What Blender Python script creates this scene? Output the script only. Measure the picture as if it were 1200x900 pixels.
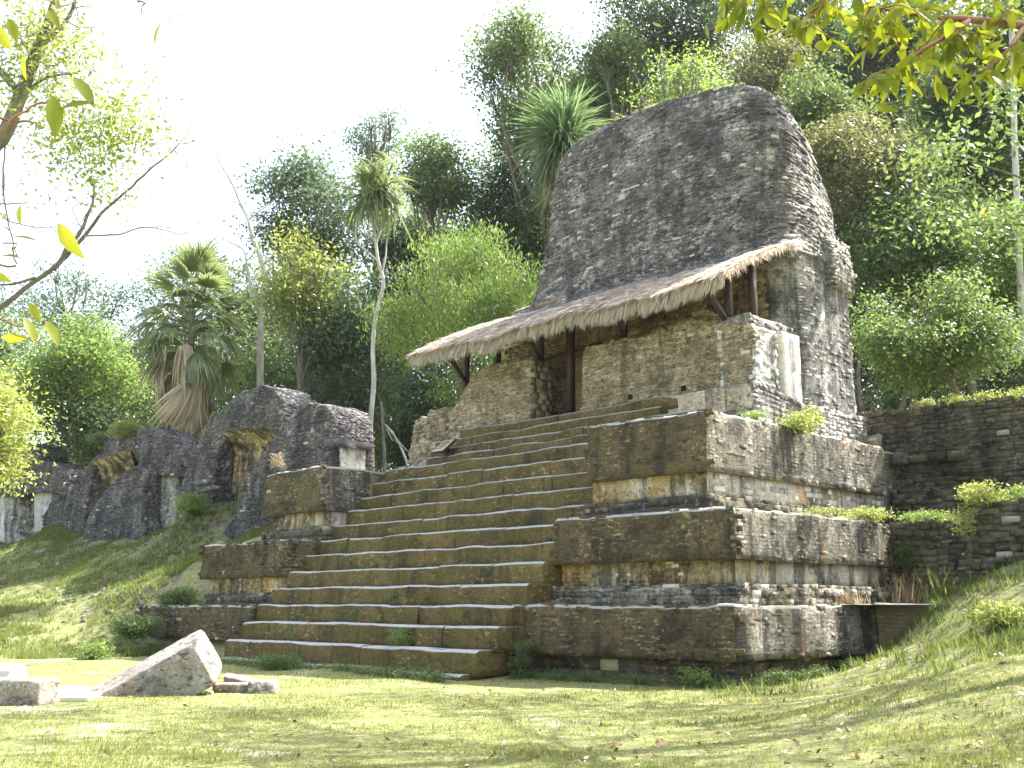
import bpy, math, random
import numpy as np
from mathutils import Vector, Matrix

# ------------------------------------------------------------------ camera, world, sun, exposure
S = bpy.context.scene
for o in list(bpy.data.objects): bpy.data.objects.remove(o)
F = 1268.0; HY = 708.0; EYE = 1.6
PITCH = math.atan((HY-450)/F); HEAD = math.radians(45.76)
cam_d = bpy.data.cameras.new('camera'); cam = bpy.data.objects.new('camera', cam_d); S.collection.objects.link(cam)
cam.location = (0, 0, EYE); cam.rotation_euler = (math.pi/2+PITCH, 0, HEAD)
cam_d.sensor_width = 36; cam_d.lens = F/1200*36; cam_d.clip_end = 3000; cam_d.clip_start = .05
S.camera = cam
S.render.resolution_x = 1024; S.render.resolution_y = 768
SUN_EL = math.radians(53); SUN_AZ = HEAD - math.radians(62)      # angle from +Y, counter-clockwise
sdir = Vector((-math.sin(SUN_AZ)*math.cos(SUN_EL), math.cos(SUN_AZ)*math.cos(SUN_EL), math.sin(SUN_EL)))
w = bpy.data.worlds.new('World'); S.world = w; w.use_nodes = True
nt = w.node_tree; bg = nt.nodes['Background']
sky = nt.nodes.new('ShaderNodeTexSky'); sky.sky_type = 'NISHITA'; sky.sun_disc = False
sky.sun_elevation = SUN_EL; sky.sun_rotation = -SUN_AZ; sky.dust_density = 4.0; sky.air_density = 1.0; sky.ozone_density = .6
hs = nt.nodes.new('ShaderNodeHueSaturation'); hs.inputs['Saturation'].default_value = .75   # pale hazy tropical sky
nt.links.new(sky.outputs[0], hs.inputs['Color']); nt.links.new(hs.outputs[0], bg.inputs[0]); bg.inputs[1].default_value = 0.14
sl = bpy.data.lights.new('sun', 'SUN'); sl.energy = 4.3; sl.angle = math.radians(.53); sl.color = (1, .965, .91)
so = bpy.data.objects.new('sun', sl); S.collection.objects.link(so); so.rotation_euler = sdir.to_track_quat('Z', 'Y').to_euler()
S.view_settings.view_transform = 'Standard'; S.view_settings.look = 'None'; S.view_settings.gamma = 1
S.view_settings.exposure = 2.08
S.cycles.max_bounces = 6; S.cycles.diffuse_bounces = 3; S.cycles.transmission_bounces = 3; S.cycles.transparent_max_bounces = 4
S.cycles.use_denoising = True

# ------------------------------------------------------------------ helpers
rng = np.random.default_rng(7); random.seed(7)
ch, sh = math.cos(HEAD), math.sin(HEAD)
RT = np.array([ch, sh, 0]); HD = np.array([-sh, ch, 0])
FW = HD*math.cos(PITCH)+np.array([0, 0, math.sin(PITCH)]); UP = -HD*math.sin(PITCH)+np.array([0, 0, math.cos(PITCH)])
CAM = np.array([0, 0, EYE])
def ray(px, py): return FW+RT*(px-600)/F-UP*(py-450)/F
def onY(px, py, y): d = ray(px, py); return CAM+d*(y/d[1])
def onX(px, py, x): d = ray(px, py); return CAM+d*(x/d[0])
def onZ(px, py, z): d = ray(px, py); return CAM+d*((z-EYE)/d[2])
def at(px, py, v): d = ray(px, py); return CAM+d*(v/float(d@HD))
def uv(u, v, z=0): return RT*u+HD*v+np.array([0, 0, z])

def hsh(ix, iy, iz, seed):
    n = (ix*374761393+iy*668265263+iz*2147483647+seed*974634777) & 0xffffffff
    n = ((n ^ (n >> 13))*1274126177) & 0xffffffff
    n = n ^ (n >> 16)
    return (n & 0xffff)/65535.0
def vnoise(P, seed=0):
    P = np.asarray(P, float); I = np.floor(P).astype(np.int64); f = P-I; f = f*f*(3-2*f)
    r = 0
    for dx in (0, 1):
        for dy in (0, 1):
            for dz in (0, 1):
                wgt = (f[..., 0] if dx else 1-f[..., 0])*(f[..., 1] if dy else 1-f[..., 1])*(f[..., 2] if dz else 1-f[..., 2])
                r = r+wgt*hsh(I[..., 0]+dx, I[..., 1]+dy, I[..., 2]+dz, seed)
    return r*2-1
def fbm(P, seed=0, oct=4, g=.5):
    P = np.asarray(P, float); a = 1; r = 0; s = 0
    for i in range(oct): r = r+a*vnoise(P*2**i, seed+i*17); s += a; a *= g
    return r/s

def mk(name, V, Fs, mat, parent=None, tone=None, smooth=False):
    """one mesh object from numpy vertices and a list of (n,k) face index arrays; tone is a per-vertex grey"""
    V = np.asarray(V, np.float32).reshape(-1, 3)
    Fs = [np.asarray(f, np.int32) for f in (Fs if isinstance(Fs, list) else [Fs]) if len(f)]
    me = bpy.data.meshes.new(name)
    me.vertices.add(len(V)); me.vertices.foreach_set('co', V.ravel())
    nl = sum(f.size for f in Fs); npol = sum(len(f) for f in Fs)
    me.loops.add(nl); me.polygons.add(npol)
    me.loops.foreach_set('vertex_index', np.concatenate([f.ravel() for f in Fs]))
    tot = np.concatenate([np.full(len(f), f.shape[1], np.int32) for f in Fs])
    st = np.concatenate([[0], np.cumsum(tot)[:-1]]).astype(np.int32)
    me.polygons.foreach_set('loop_start', st); me.polygons.foreach_set('loop_total', tot)
    if smooth: me.polygons.foreach_set('use_smooth', np.ones(npol, bool))
    me.update(calc_edges=True)
    if tone is not None:
        a = me.attributes.new('tone', 'FLOAT', 'POINT'); a.data.foreach_set('value', np.asarray(tone, np.float32))
    me.materials.append(mat)
    o = bpy.data.objects.new(name, me); S.collection.objects.link(o)
    if parent is not None:
        o.parent = parent; o.matrix_parent_inverse = Matrix.Translation(-parent.location)
    return o
def tag(o, label=None, cat=None, group=None, kind=None):
    if label: o['label'] = label
    if cat: o['category'] = cat
    if group: o['group'] = group
    if kind: o['kind'] = kind
    return o
def thing(name, label, cat, group=None, loc=(0, 0, 0)):
    # the empty marks the thing's base; children are built in world coordinates and compensated
    o = bpy.data.objects.new(name, None); S.collection.objects.link(o); o.location = loc; o.empty_display_size = .2
    return tag(o, label, cat, group)
class MB:
    def __init__(s): s.V = []; s.F = {}; s.n = 0; s.T = []
    def add(s, V, Fs, tone=0.5):
        V = np.asarray(V, float).reshape(-1, 3)
        for f in (Fs if isinstance(Fs, list) else [Fs]):
            f = np.asarray(f, np.int64)
            if len(f): s.F.setdefault(f.shape[1], []).append(f+s.n)
        s.V.append(V); s.n += len(V); s.T.append(np.full(len(V), tone) if np.isscalar(tone) else np.asarray(tone))
    def build(s, name, mat, parent=None, smooth=False):
        return mk(name, np.concatenate(s.V), [np.concatenate(s.F[k]) for k in s.F], mat, parent, np.concatenate(s.T), smooth)

def tube_geo(P, R, n=6):
    P = np.asarray(P, float); R = np.asarray(R, float)*np.ones(len(P)); m = len(P)
    T = np.gradient(P, axis=0); T /= np.linalg.norm(T, axis=1)[:, None]+1e-9
    ref = np.array([.31, .17, .93]) if abs(T[0][2]) < .8 else np.array([1, .1, 0])
    A = np.cross(T, ref); A /= np.linalg.norm(A, axis=1)[:, None]+1e-9; B = np.cross(T, A)
    an = np.arange(n)*2*math.pi/n
    V = P[:, None]+R[:, None, None]*(A[:, None]*np.cos(an)[None, :, None]+B[:, None]*np.sin(an)[None, :, None])
    i = np.arange(m-1)[:, None]*n; j = np.arange(n)[None]; k = (j+1) % n
    Q = np.stack([i+j, i+k, i+n+k, i+n+j], -1).reshape(-1, 4)
    return V.reshape(-1, 3), [Q, np.arange(n)[None, ::-1], (np.arange(n)+(m-1)*n)[None]]
def bez(pts, n=10):
    P = np.asarray(pts, float); t = np.linspace(0, len(P)-1, n); o = []
    for a in t:
        i = min(int(a), len(P)-2); f = a-i
        p0 = P[max(i-1, 0)]; p1 = P[i]; p2 = P[i+1]; p3 = P[min(i+2, len(P)-1)]
        o.append(.5*((2*p1)+(-p0+p2)*f+(2*p0-5*p1+4*p2-p3)*f*f+(-p0+3*p1-3*p2+p3)*f**3))
    return np.array(o)
BOXF = np.array([[0, 1, 3, 2], [4, 6, 7, 5], [0, 4, 5, 1], [2, 3, 7, 6], [0, 2, 6, 4], [1, 5, 7, 3]])
def boxes(C, T, N, L, H, D, jit=.12, r=None, upv=None):
    """many stones: centre C, along T, outward N, up U; irregular corners"""
    r = r or rng; n = len(C)
    U = np.cross(T, N); U /= np.linalg.norm(U, axis=1)[:, None]+1e-9
    s = U[:, 2] < 0; U[s] *= -1
    sg = np.array([[a, b, c] for a in (-1, 1) for b in (-1, 1) for c in (-1, 1)], float)
    q = sg[None]*(1+(r.random((n, 8, 3))-.5)*np.array([jit, jit*1.2, jit])*1.0)*.5
    # the outward side is smaller and uneven
    q[:, :, 0] *= np.where(sg[None, :, 1] > 0, .97, 1)
    V = C[:, None]+q[:, :, 0:1]*L[:, None, None]*T[:, None]+q[:, :, 1:2]*D[:, None, None]*N[:, None]+q[:, :, 2:3]*H[:, None, None]*U[:, None]
    Fq = (BOXF[None]+np.arange(n)[:, None, None]*8).reshape(-1, 4)
    return V.reshape(-1, 3), Fq
def box_geo(p0, p1, wd, dp, up=(0, 0, 1)):
    """squared timber from p0 to p1"""
    p0 = np.array(p0, float); p1 = np.array(p1, float); T = p1-p0; L = np.linalg.norm(T); T /= L
    r = np.array([1, 0, 0]) if abs(T[0]) < .9 else np.array([0, 1, 0]); N = np.cross(T, r); N /= np.linalg.norm(N)
    return boxes(((p0+p1)/2)[None], T[None], N[None], np.array([L]), np.array([wd]), np.array([dp]), .06)

# --- lofted masonry bodies
def rpoly(pts, r=.0, n=3):
    P = np.array(pts, float); o = []; rr = r if hasattr(r, '__len__') else [r]*len(P)
    for i in range(len(P)):
        a, b, c = P[i-1], P[i], P[(i+1) % len(P)]
        d1 = (a-b)/np.linalg.norm(a-b); d2 = (c-b)/np.linalg.norm(c-b); q = min(rr[i], .45*np.linalg.norm(a-b), .45*np.linalg.norm(c-b))
        if q < .005: q = .004
        for k in range(n+1):
            t = k/n; o.append((1-t)**2*(b+d1*q)+2*t*(1-t)*b+t*t*(b+d2*q))
    return np.array(o)
def rect(x0, x1, y0, y1): return [(x0, y0), (x1, y0), (x1, y1), (x0, y1)]
def loft_grid(levels, res=.14, amp=.03, freq=1.3, seed=0, zfun=None, topamp=.03):
    """levels: [(z, polygon)] counter-clockwise, equal counts. returns grid rows x cols x 3"""
    L0 = max(levels, key=lambda l: 1)[1]; n = len(levels[0][1]); sub = []
    for i in range(n):
        d = max(np.linalg.norm(np.array(l[1][(i+1) % n])-np.array(l[1][i])) for l in levels); sub.append(max(1, int(d/res)))
    def samp(poly):
        o = []
        for i in range(n):
            a = np.array(poly[i], float); b = np.array(poly[(i+1) % n], float)
            for k in range(sub[i]): o.append(a+(b-a)*k/sub[i])
        return np.array(o)
    rows = []
    for li in range(len(levels)-1):
        (za, pa), (zb, pb) = levels[li], levels[li+1]; A = samp(pa); B = samp(pb)
        m = max(1, int(abs(zb-za)/res))
        for k in range(m+(li == len(levels)-2)):
            t = k/m; xy = A+(B-A)*t; rows.append(np.column_stack([xy, np.full(len(xy), za+(zb-za)*t)]))
    G = np.array(rows)
    T = np.roll(G, -1, 1)-np.roll(G, 1, 1); N = np.stack([T[..., 1], -T[..., 0], 0*T[..., 0]], -1); N /= np.linalg.norm(N, axis=-1)[..., None]+1e-9
    if zfun is not None: G = zfun(G)
    G = G+N*(fbm(G*freq, seed)*amp)[..., None]
    if topamp:
        zt = levels[-1][0]; z0 = levels[0][0]
        wv = fbm(np.stack([G[..., 0], G[..., 1], 0*G[..., 0]], -1)*1.1, seed+5)*topamp
        h = np.clip((G[..., 2]-z0)/(zt-z0+1e-9), 0, 1)**2
        G[..., 2] += wv*h
    return G, N
def loft_obj(name, levels, mat, parent, rings=0, ringfun=None, tone=.5, **k):
    G, N = loft_grid(levels, **k); R, Cn = G.shape[:2]
    i = np.arange(R-1)[:, None]*Cn; j = np.arange(Cn)[None]; kk = (j+1) % Cn
    Q = np.stack([i+j, i+kk, i+Cn+kk, i+Cn+j], -1).reshape(-1, 4)
    V = G.reshape(-1, 3); Fs = [Q, np.arange(Cn)[None, ::-1]]
    last = (R-1)*Cn
    if rings:
        c = G[-1].mean(0); top = G[-1]; Vs = [V]; nv = len(V)
        for q in range(1, rings+1):
            s = 1-q/(rings+.5); P = c+(top-c)*s
            if ringfun is not None: P = ringfun(P)
            Vs.append(P); Fs.append(np.stack([last+j[0], last+kk[0], nv+kk[0], nv+j[0]], -1)); last = nv; nv += Cn
        V = np.concatenate(Vs)
    Fs.append((last+np.arange(Cn))[None])
    o = mk(name, V, Fs, mat, parent, np.full(len(V), tone))
    return o, G, N
def grid_stones(name, G, mat, parent, c0=None, c1=None, L=(.25, .55), H=.11, D=.1, prot=(.0, .05), keep=.96, seed=0, tvar=.25, wob=.04, hj=.25, mask=None, z0=None, z1=None, jit=.11, tilt=.06, fill=.975):
    """courses of real stones over the outside of a lofted grid; columns c0..c1 of its perimeter (fractions 0..1)"""
    r = np.random.default_rng(seed+100); R, Cn = G.shape[:2]
    Gc = np.concatenate([G, G[:, :1]], 1); mid = Gc[R//2]; seg = np.linalg.norm(np.diff(mid, axis=0), axis=1); cum = np.concatenate([[0], np.cumsum(seg)])
    tot = cum[-1]; a = (c0 or 0)*tot; b = (1 if c1 is None else c1)*tot
    zt = Gc[-1, :, 2].mean(); zb = Gc[0, :, 2].mean(); hgt = zt-zb; rowsn = max(1, int(hgt/H))
    Cs = []; Ls = []; Hs = []; Ts = []; Ns = []; Ds = []
    hs = r.uniform(1-hj, 1+hj, rowsn); edges = np.concatenate([[0], np.cumsum(hs)])/hs.sum()
    for k in range(rowsn):
        s = a-r.random()*L[0]; ln = []
        while s < b:
            l = r.uniform(*L); ln.append((s+l/2, l)); s += l
        ln = np.array(ln); sm = np.clip(ln[:, 0], a, b-1e-4) % tot
        t = (edges[k]+edges[k+1])/2+np.zeros(len(sm))
        fi = np.interp(sm, cum, np.arange(len(cum))); i0 = np.minimum(fi.astype(int), Cn-1); fr = fi-i0
        rt = np.clip(t*(R-1)+fbm(np.column_stack([sm*.5, t*9, 0*t]), seed)*wob*(R-1)/hgt*1.0, 0, R-1.001); r0 = rt.astype(int); rf = rt-r0
        P = ((Gc[r0, i0]*(1-fr)[:, None]+Gc[r0, i0+1]*fr[:, None])*(1-rf)[:, None]+(Gc[r0+1, i0]*(1-fr)[:, None]+Gc[r0+1, i0+1]*fr[:, None])*rf[:, None])
        i1 = np.minimum(i0+2, Cn); im = np.maximum(i0-1, 0); T = Gc[r0, i1]-Gc[r0, im]; T[:, 2] *= .6; T /= np.linalg.norm(T, axis=1)[:, None]
        N = np.column_stack([T[:, 1], -T[:, 0], 0*T[:, 0]]); N /= np.linalg.norm(N, axis=1)[:, None]
        hh = (edges[k+1]-edges[k])*hgt
        ok = r.random(len(sm)) < keep
        if mask is not None: ok &= mask(P)
        Cs.append(P[ok]); Ts.append(T[ok]); Ns.append(N[ok]); Ls.append(ln[ok, 1]*fill); Hs.append(np.full(ok.sum(), hh*fill))
    Cc = np.concatenate(Cs); T = np.concatenate(Ts); N = np.concatenate(Ns); Ll = np.concatenate(Ls); Hh = np.concatenate(Hs); n = len(Cc)
    if n == 0: return None
    T = T+N*r.normal(0, tilt, n)[:, None]; T[:, 2] += r.normal(0, tilt/3, n)
    pr = r.uniform(prot[0], prot[1], n)+np.maximum(0, r.normal(0, .16*tilt, n)); Dd = np.full(n, D)
    V, Fq = boxes(Cc+N*(pr-D/2)[:, None], T, N, Ll, Hh*r.uniform(.9, 1.03, n), Dd, jit, r)
    tn = np.clip(.5+r.normal(0, tvar, n), 0, .9); tn[r.random(n) < np.clip((.028 if tvar > .2 else .006)*(1+3*fbm(Cc*.5, 77)), 0, .2)] = 1.0; tn = np.repeat(tn, 8)
    o = mk(name, V, Fq, mat, parent, tn); o['kind'] = 'stuff'
    return o

def inpoly(x, z, poly):
    c = np.zeros(len(x), bool); n = len(poly)
    for i in range(n):
        x0, z0 = poly[i-1]; x1, z1 = poly[i]
        m = ((z0 > z) != (z1 > z)); c ^= m & (x < (x1-x0)*(z-z0)/(z1-z0+1e-12)+x0)
    return c
def slab(name, poly, y, th, mat, parent, jit=.05, nojamb=False, bat=0.0, stones=None, sname='masonry', tone=.5, seed=0, smat=None, res=.25):
    """an upright body: outline (x,z) on the plane y, real thickness th going back, sides and top faced with stones"""
    r = np.random.default_rng(seed+55); P = []
    n = len(poly)
    for i in range(n):
        a = np.array(poly[i], float); b = np.array(poly[(i+1) % n], float); m = max(1, int(np.linalg.norm(b-a)/res))
        for k in range(m): P.append(a+(b-a)*k/m)
    P = np.array(P); P = P+r.normal(0, jit*.5, P.shape); m = len(P); c = P.mean(0); zmin = P[:, 1].min()
    def lay(yy, s, dy=0): Q = c+(P-c)*s; return np.column_stack([Q[:, 0], yy+(Q[:, 1]-zmin)*bat, Q[:, 1]])
    lays = [lay(y, .985), lay(y+.12, 1.0)]+[lay(y+th*t, 1.0-.04*t) for t in (.35, .7, 1)]
    V = np.concatenate(lays); V += (fbm(V*1.7, seed)*jit)[:, None]*np.array([.5, .0, .5])
    j = np.arange(m); kk = (j+1) % m; Fs = [j[None, ::-1] if False else j[None], ((len(lays)-1)*m+j)[None, ::-1]]
    for q in range(len(lays)-1): Fs.append(np.stack([q*m+kk, q*m+j, (q+1)*m+j, (q+1)*m+kk], -1))
    o = mk(name, V, Fs, mat, parent, np.full(len(V), tone))
    if stones:
        L, H, prot = stones; x0, x1 = P[:, 0].min(), P[:, 0].max(); z1 = P[:, 1].max(); C = []; Ls = []; Hs = []; T = []; N = []
        z = zmin+H/2
        while z < z1:
            h = H*r.uniform(.75, 1.25); x = x0-r.random()*L
            while x < x1:
                l = r.uniform(.45, 1.6)*L; C.append((x+l/2, y+(z-zmin)*bat, z+fbm(np.array([[x*.45, z*.6, 0]]), seed)[0]*.22+r.normal(0, .1)*H)); Ls.append(l*.95); Hs.append(h*r.uniform(.8, 1.05)); x += l
            z += h
        C = np.array(C); ok = inpoly(C[:, 0], C[:, 2], [tuple(p) for p in P]) & (r.random(len(C)) < .97)
        C = C[ok]; Ls = np.array(Ls)[ok]; Hs = np.array(Hs)[ok]; n1 = len(C)
        T = np.tile([1., 0, 0], (n1, 1)); T[:, 1] = r.normal(0, .05, n1); T[:, 2] = r.normal(0, .03, n1); N = np.tile([0, -1., bat*-0.0], (n1, 1))
        # edge strips that face up or to the right
        C2 = []; T2 = []; N2 = []; L2 = []; H2 = []
        for i in range(m):
            a = P[i]; b = P[(i+1) % m]; e = b-a; le = np.linalg.norm(e)
            if le < .02: continue
            nn = np.array([e[1], -e[0]])/le
            if nn[1] < .25 and nn[0] < .25: continue
            if nojamb and nn[1] < .5: continue
            mm = max(1, int(round(le/(H if abs(nn[0]) > .5 else L*.6))))
            for q_ in range(mm):
                yy = y+.03-r.random()*L*.5; cx_, cz_ = a+(b-a)*(q_+.5)/mm
                while yy < y+th:
                    d = r.uniform(.6, 1.3)*L
                    C2.append((cx_, max(yy+d/2, y+d*.45)+(cz_-zmin)*bat, cz_)); T2.append((0, 1, 0)); N2.append((nn[0], 0, nn[1])); L2.append(d*.95); H2.append(le/mm*1.0); yy += d
        if C2:
            C = np.concatenate([C, C2]); T = np.concatenate([T, T2]); N = np.concatenate([N, N2]); Ls = np.concatenate([Ls, L2]); Hs = np.concatenate([Hs, H2])
        n = len(C); pr = r.uniform(0, prot, n); D = .12
        V, Fq = boxes(C+N*(pr-D/2+.015)[:, None], T, N, Ls, Hs, np.full(n, D), .11, r)
        so_ = mk(sname, V, Fq, smat or mat, parent, np.repeat(np.where(r.random(n) < .004, 1.0, np.clip(.5+r.normal(0, .2, n), 0, .9)), 8)); so_['kind'] = 'stuff'
    return o

# ------------------------------------------------------------------ materials
def nodes(name):
    m = bpy.data.materials.new(name); m.use_nodes = True; t = m.node_tree; b = t.nodes['Principled BSDF']
    return m, t, b, t.nodes.new, t.links.new
def ramp(t, src, a, b, ca=(0, 0, 0, 1), cb=(1, 1, 1, 1)):
    r = t.nodes.new('ShaderNodeValToRGB'); r.color_ramp.elements[0].position = a; r.color_ramp.elements[1].position = b
    r.color_ramp.elements[0].color = ca; r.color_ramp.elements[1].color = cb; t.links.new(src, r.inputs[0]); return r.outputs[0]
def noise(t, pos, scale, detail=5, rough=.6, map_=None, off=0):
    if map_ is not None or off:
        mp = t.nodes.new('ShaderNodeMapping'); mp.inputs['Scale'].default_value = map_ or (1, 1, 1); mp.inputs['Location'].default_value = (off, off*.7, off*1.3)
        t.links.new(pos, mp.inputs[0]); pos = mp.outputs[0]
    n = t.nodes.new('ShaderNodeTexNoise'); n.inputs['Scale'].default_value = scale; n.inputs['Detail'].default_value = detail; n.inputs['Roughness'].default_value = rough
    t.links.new(pos, n.inputs['Vector']); return n.outputs[0]
def mix(t, f, a, b, mode='MIX'):
    m = t.nodes.new('ShaderNodeMix'); m.data_type = 'RGBA'; m.blend_type = mode
    for i, v in ((0, f), (6, a), (7, b)):
        if isinstance(v, (int, float)): m.inputs[i].default_value = v
        elif isinstance(v, tuple): m.inputs[i].default_value = (*v, 1) if len(v) == 3 else v
        else: t.links.new(v, m.inputs[i])
    return m.outputs[2]
def math_(t, op, a, b=0.0):
    m = t.nodes.new('ShaderNodeMath'); m.operation = op
    for i, v in ((0, a), (1, b)):
        if isinstance(v, (int, float)): m.inputs[i].default_value = v
        else: t.links.new(v, m.inputs[i])
    return m.outputs[0]
def thr(c, s=.085):
    """noise threshold that leaves about the fraction c of the surface above it"""
    from statistics import NormalDist
    return .5+s*NormalDist().inv_cdf(min(.98, max(.02, 1-c)))
def stain(t, pos, c, scale, off, mp=None, soft=.035, detail=9, rough=.72, s=.085):
    q = thr(c, s); return ramp(t, noise(t, pos, scale, detail, rough, mp or (1, 1, 1), off), q-soft, q+soft)
def stone(name, base, alt, dark=(.035, .033, .032), wdark=.3, streak=.3, pale=(.5, .48, .43), wpale=.1, moss=(.09, .1, .03), wmoss=.0, top=None, bump=.35, off=0.0, fine=14, orange=None, worange=.0, pits=.0, wpits=.12, courses=None):
    m, t, b, N, Lk = nodes(name); g = N('ShaderNodeNewGeometry'); pos = g.outputs['Position']
    c = mix(t, ramp(t, noise(t, pos, .9, 8, .65, off=off), .42, .58), base, alt)
    if worange: c = mix(t, stain(t, pos, worange, 1.3, off+7, (1, 1, .6), .06), c, orange)
    if wmoss: c = mix(t, math_(t, 'MULTIPLY', stain(t, pos, wmoss, 1.3, off+21, (1, 1, .7), .06), .85), c, moss)
    if wpale: c = mix(t, math_(t, 'MULTIPLY', stain(t, pos, wpale, 1.1, off+11, (1, 1, 1.5 if name == 'blackened_masonry' else .8), .03, 12, .82), .9), c, pale)
    if wdark: c = mix(t, math_(t, 'MULTIPLY', stain(t, pos, wdark, .9, off+3, None, .05), .86), c, dark)
    if streak: c = mix(t, math_(t, 'MULTIPLY', stain(t, pos, streak, 1.9, off+5, (1, 1, .10), .05, 8, .7), .8), c, dark)
    if pits:
        c = mix(t, math_(t, 'MULTIPLY', math_(t, 'MULTIPLY', stain(t, pos, wpits, 5, off+31, (1, 1, 2.6), .02), stain(t, pos, .5, .8, off+41, None, .06)), pits), c, pale)
        c = mix(t, math_(t, 'MULTIPLY', stain(t, pos, wpits, 4, off+51, (1, 1, 2.2), .02), min(1, pits+.1)), c, dark)
    f = noise(t, pos, fine, 6, .7, off=off+2)
    c = mix(t, 1.0, c, ramp(t, f, .25, .75, (.55, .55, .55, 1), (1.4, 1.4, 1.4, 1)), 'MULTIPLY')
    at_ = N('ShaderNodeAttribute'); at_.attribute_name = 'tone'
    if pits: c = mix(t, ramp(t, at_.outputs['Fac'], .93, .98), c, tuple(x*.75 for x in pale))
    c = mix(t, 1.0, c, ramp(t, at_.outputs['Fac'], 0, 1, (.62, .62, .62, 1), (1.45, 1.42, 1.36, 1)), 'MULTIPLY')
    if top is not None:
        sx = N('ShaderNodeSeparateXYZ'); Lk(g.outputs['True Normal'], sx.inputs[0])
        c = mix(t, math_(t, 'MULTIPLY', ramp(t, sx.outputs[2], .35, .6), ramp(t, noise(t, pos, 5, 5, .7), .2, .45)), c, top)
    Lk(c, b.inputs['Base Color']); b.inputs['Roughness'].default_value = .92; b.inputs['Specular IOR Level'].default_value = .2
    bm = N('ShaderNodeBump'); bm.inputs['Strength'].default_value = bump; bm.inputs['Distance'].default_value = .04
    h = math_(t, 'ADD', noise(t, pos, 9, 8, .7, (1, 1, 1.6)), math_(t, 'MULTIPLY', noise(t, pos, 45, 4, .6), .35))
    if courses:      # fine relief of thin coursed stones, too small to tell apart one by one
        sp = N('ShaderNodeSeparateXYZ'); Lk(pos, sp.inputs[0]); cb = N('ShaderNodeCombineXYZ'); wv = math_(t, 'MULTIPLY', math_(t, 'SUBTRACT', noise(t, pos, 1.6, 4, .6), .5), .16)
        Lk(math_(t, 'ADD', math_(t, 'ADD', sp.outputs[0], sp.outputs[1]), wv), cb.inputs[0]); Lk(math_(t, 'ADD', sp.outputs[2], wv), cb.inputs[1])
        bk = N('ShaderNodeTexBrick'); Lk(cb.outputs[0], bk.inputs['Vector']); bk.inputs['Scale'].default_value = 1; bk.inputs['Brick Width'].default_value = courses[0]; bk.inputs['Row Height'].default_value = courses[1]
        bk.inputs['Mortar Size'].default_value = courses[1]*.09; bk.inputs['Mortar Smooth'].default_value = .6; bk.inputs['Color1'].default_value = (1, 1, 1, 1); bk.inputs['Color2'].default_value = (.72, .72, .72, 1); bk.inputs['Mortar'].default_value = (0, 0, 0, 1)
        pt = stain(t, pos, .6, 1.1, off+61, None, .08); bh = mix(t, pt, (.75, .75, .75), bk.outputs['Color']); h = math_(t, 'ADD', h, math_(t, 'MULTIPLY', bh, courses[2]))
        c2 = mix(t, 1.0, c, mix(t, 1.0, mix(t, .42, (1, 1, 1), bh), (1.12, 1.12, 1.12), 'MULTIPLY'), 'MULTIPLY'); Lk(c2, b.inputs['Base Color'])
    Lk(h, bm.inputs['Height']); Lk(bm.outputs[0], b.inputs['Normal'])
    return m
def leafmat(name, c1, c2, c3=None, trans=.45, gloss=.35, rough=.45):
    m, t, b, N, Lk = nodes(name); a = N('ShaderNodeAttribute'); a.attribute_name = 'tone'
    r = N('ShaderNodeValToRGB'); e = r.color_ramp.elements; e[0].color = (*c1, 1); e[1].color = (*c2, 1)
    if c3: x = e.new(.93); x.color = (*c2, 1); e[-1].color = (*c3, 1)
    Lk(a.outputs['Fac'], r.inputs[0]); Lk(r.outputs[0], b.inputs['Base Color']); b.inputs['Roughness'].default_value = rough; b.inputs['Specular IOR Level'].default_value = gloss
    tr = N('ShaderNodeBsdfTranslucent'); hs = N('ShaderNodeHueSaturation'); hs.inputs['Value'].default_value = 1.7; hs.inputs['Hue'].default_value = .485; hs.inputs['Saturation'].default_value = 1.1
    Lk(r.outputs[0], hs.inputs['Color']); Lk(hs.outputs[0], tr.inputs[0]); ms = N('ShaderNodeMixShader'); ms.inputs[0].default_value = trans
    Lk(b.outputs[0], ms.inputs[1]); Lk(tr.outputs[0], ms.inputs[2]); Lk(ms.outputs[0], t.nodes['Material Output'].inputs[0])
    return m
def plain(name, col, col2=None, rough=.8, scale=6, mp=None, bump=.2):
    m, t, b, N, Lk = nodes(name); g = N('ShaderNodeNewGeometry')
    n_ = noise(t, g.outputs['Position'], scale, 6, .65, mp)
    Lk(mix(t, ramp(t, n_, .35, .65), col, col2 or tuple(c*.6 for c in col)), b.inputs['Base Color']); b.inputs['Roughness'].default_value = rough
    bm = N('ShaderNodeBump'); bm.inputs['Strength'].default_value = bump; bm.inputs['Distance'].default_value = .03; Lk(n_, bm.inputs['Height']); Lk(bm.outputs[0], b.inputs['Normal'])
    return m
M = {}
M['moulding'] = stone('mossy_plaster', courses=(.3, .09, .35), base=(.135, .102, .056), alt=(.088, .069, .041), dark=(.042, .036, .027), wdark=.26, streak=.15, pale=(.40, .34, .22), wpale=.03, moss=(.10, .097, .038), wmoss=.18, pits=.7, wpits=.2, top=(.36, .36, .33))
M['step'] = stone('mossy_step', (.155, .113, .047), (.10, .078, .031), dark=(.05, .042, .025), wdark=.15, streak=.13, pale=(.42, .33, .16), wpale=.02, moss=(.11, .105, .03), wmoss=.25, pits=.6, wpits=.16, top=(.38, .385, .38), off=3)  # top colour on treads and nosings: worn plaster plus sky light painted in
M['side'] = stone('weathered_side', (.27, .25, .205), (.19, .17, .13), dark=(.055, .05, .043), wdark=.22, streak=.36, pale=(.58, .56, .50), wpale=.14, moss=(.15, .14, .05), wmoss=.15, orange=(.26, .15, .08), worange=.08, pits=.7, wpits=.2, bump=.8, courses=(.27, .085, .9), top=(.34, .33, .25), off=9)
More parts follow.
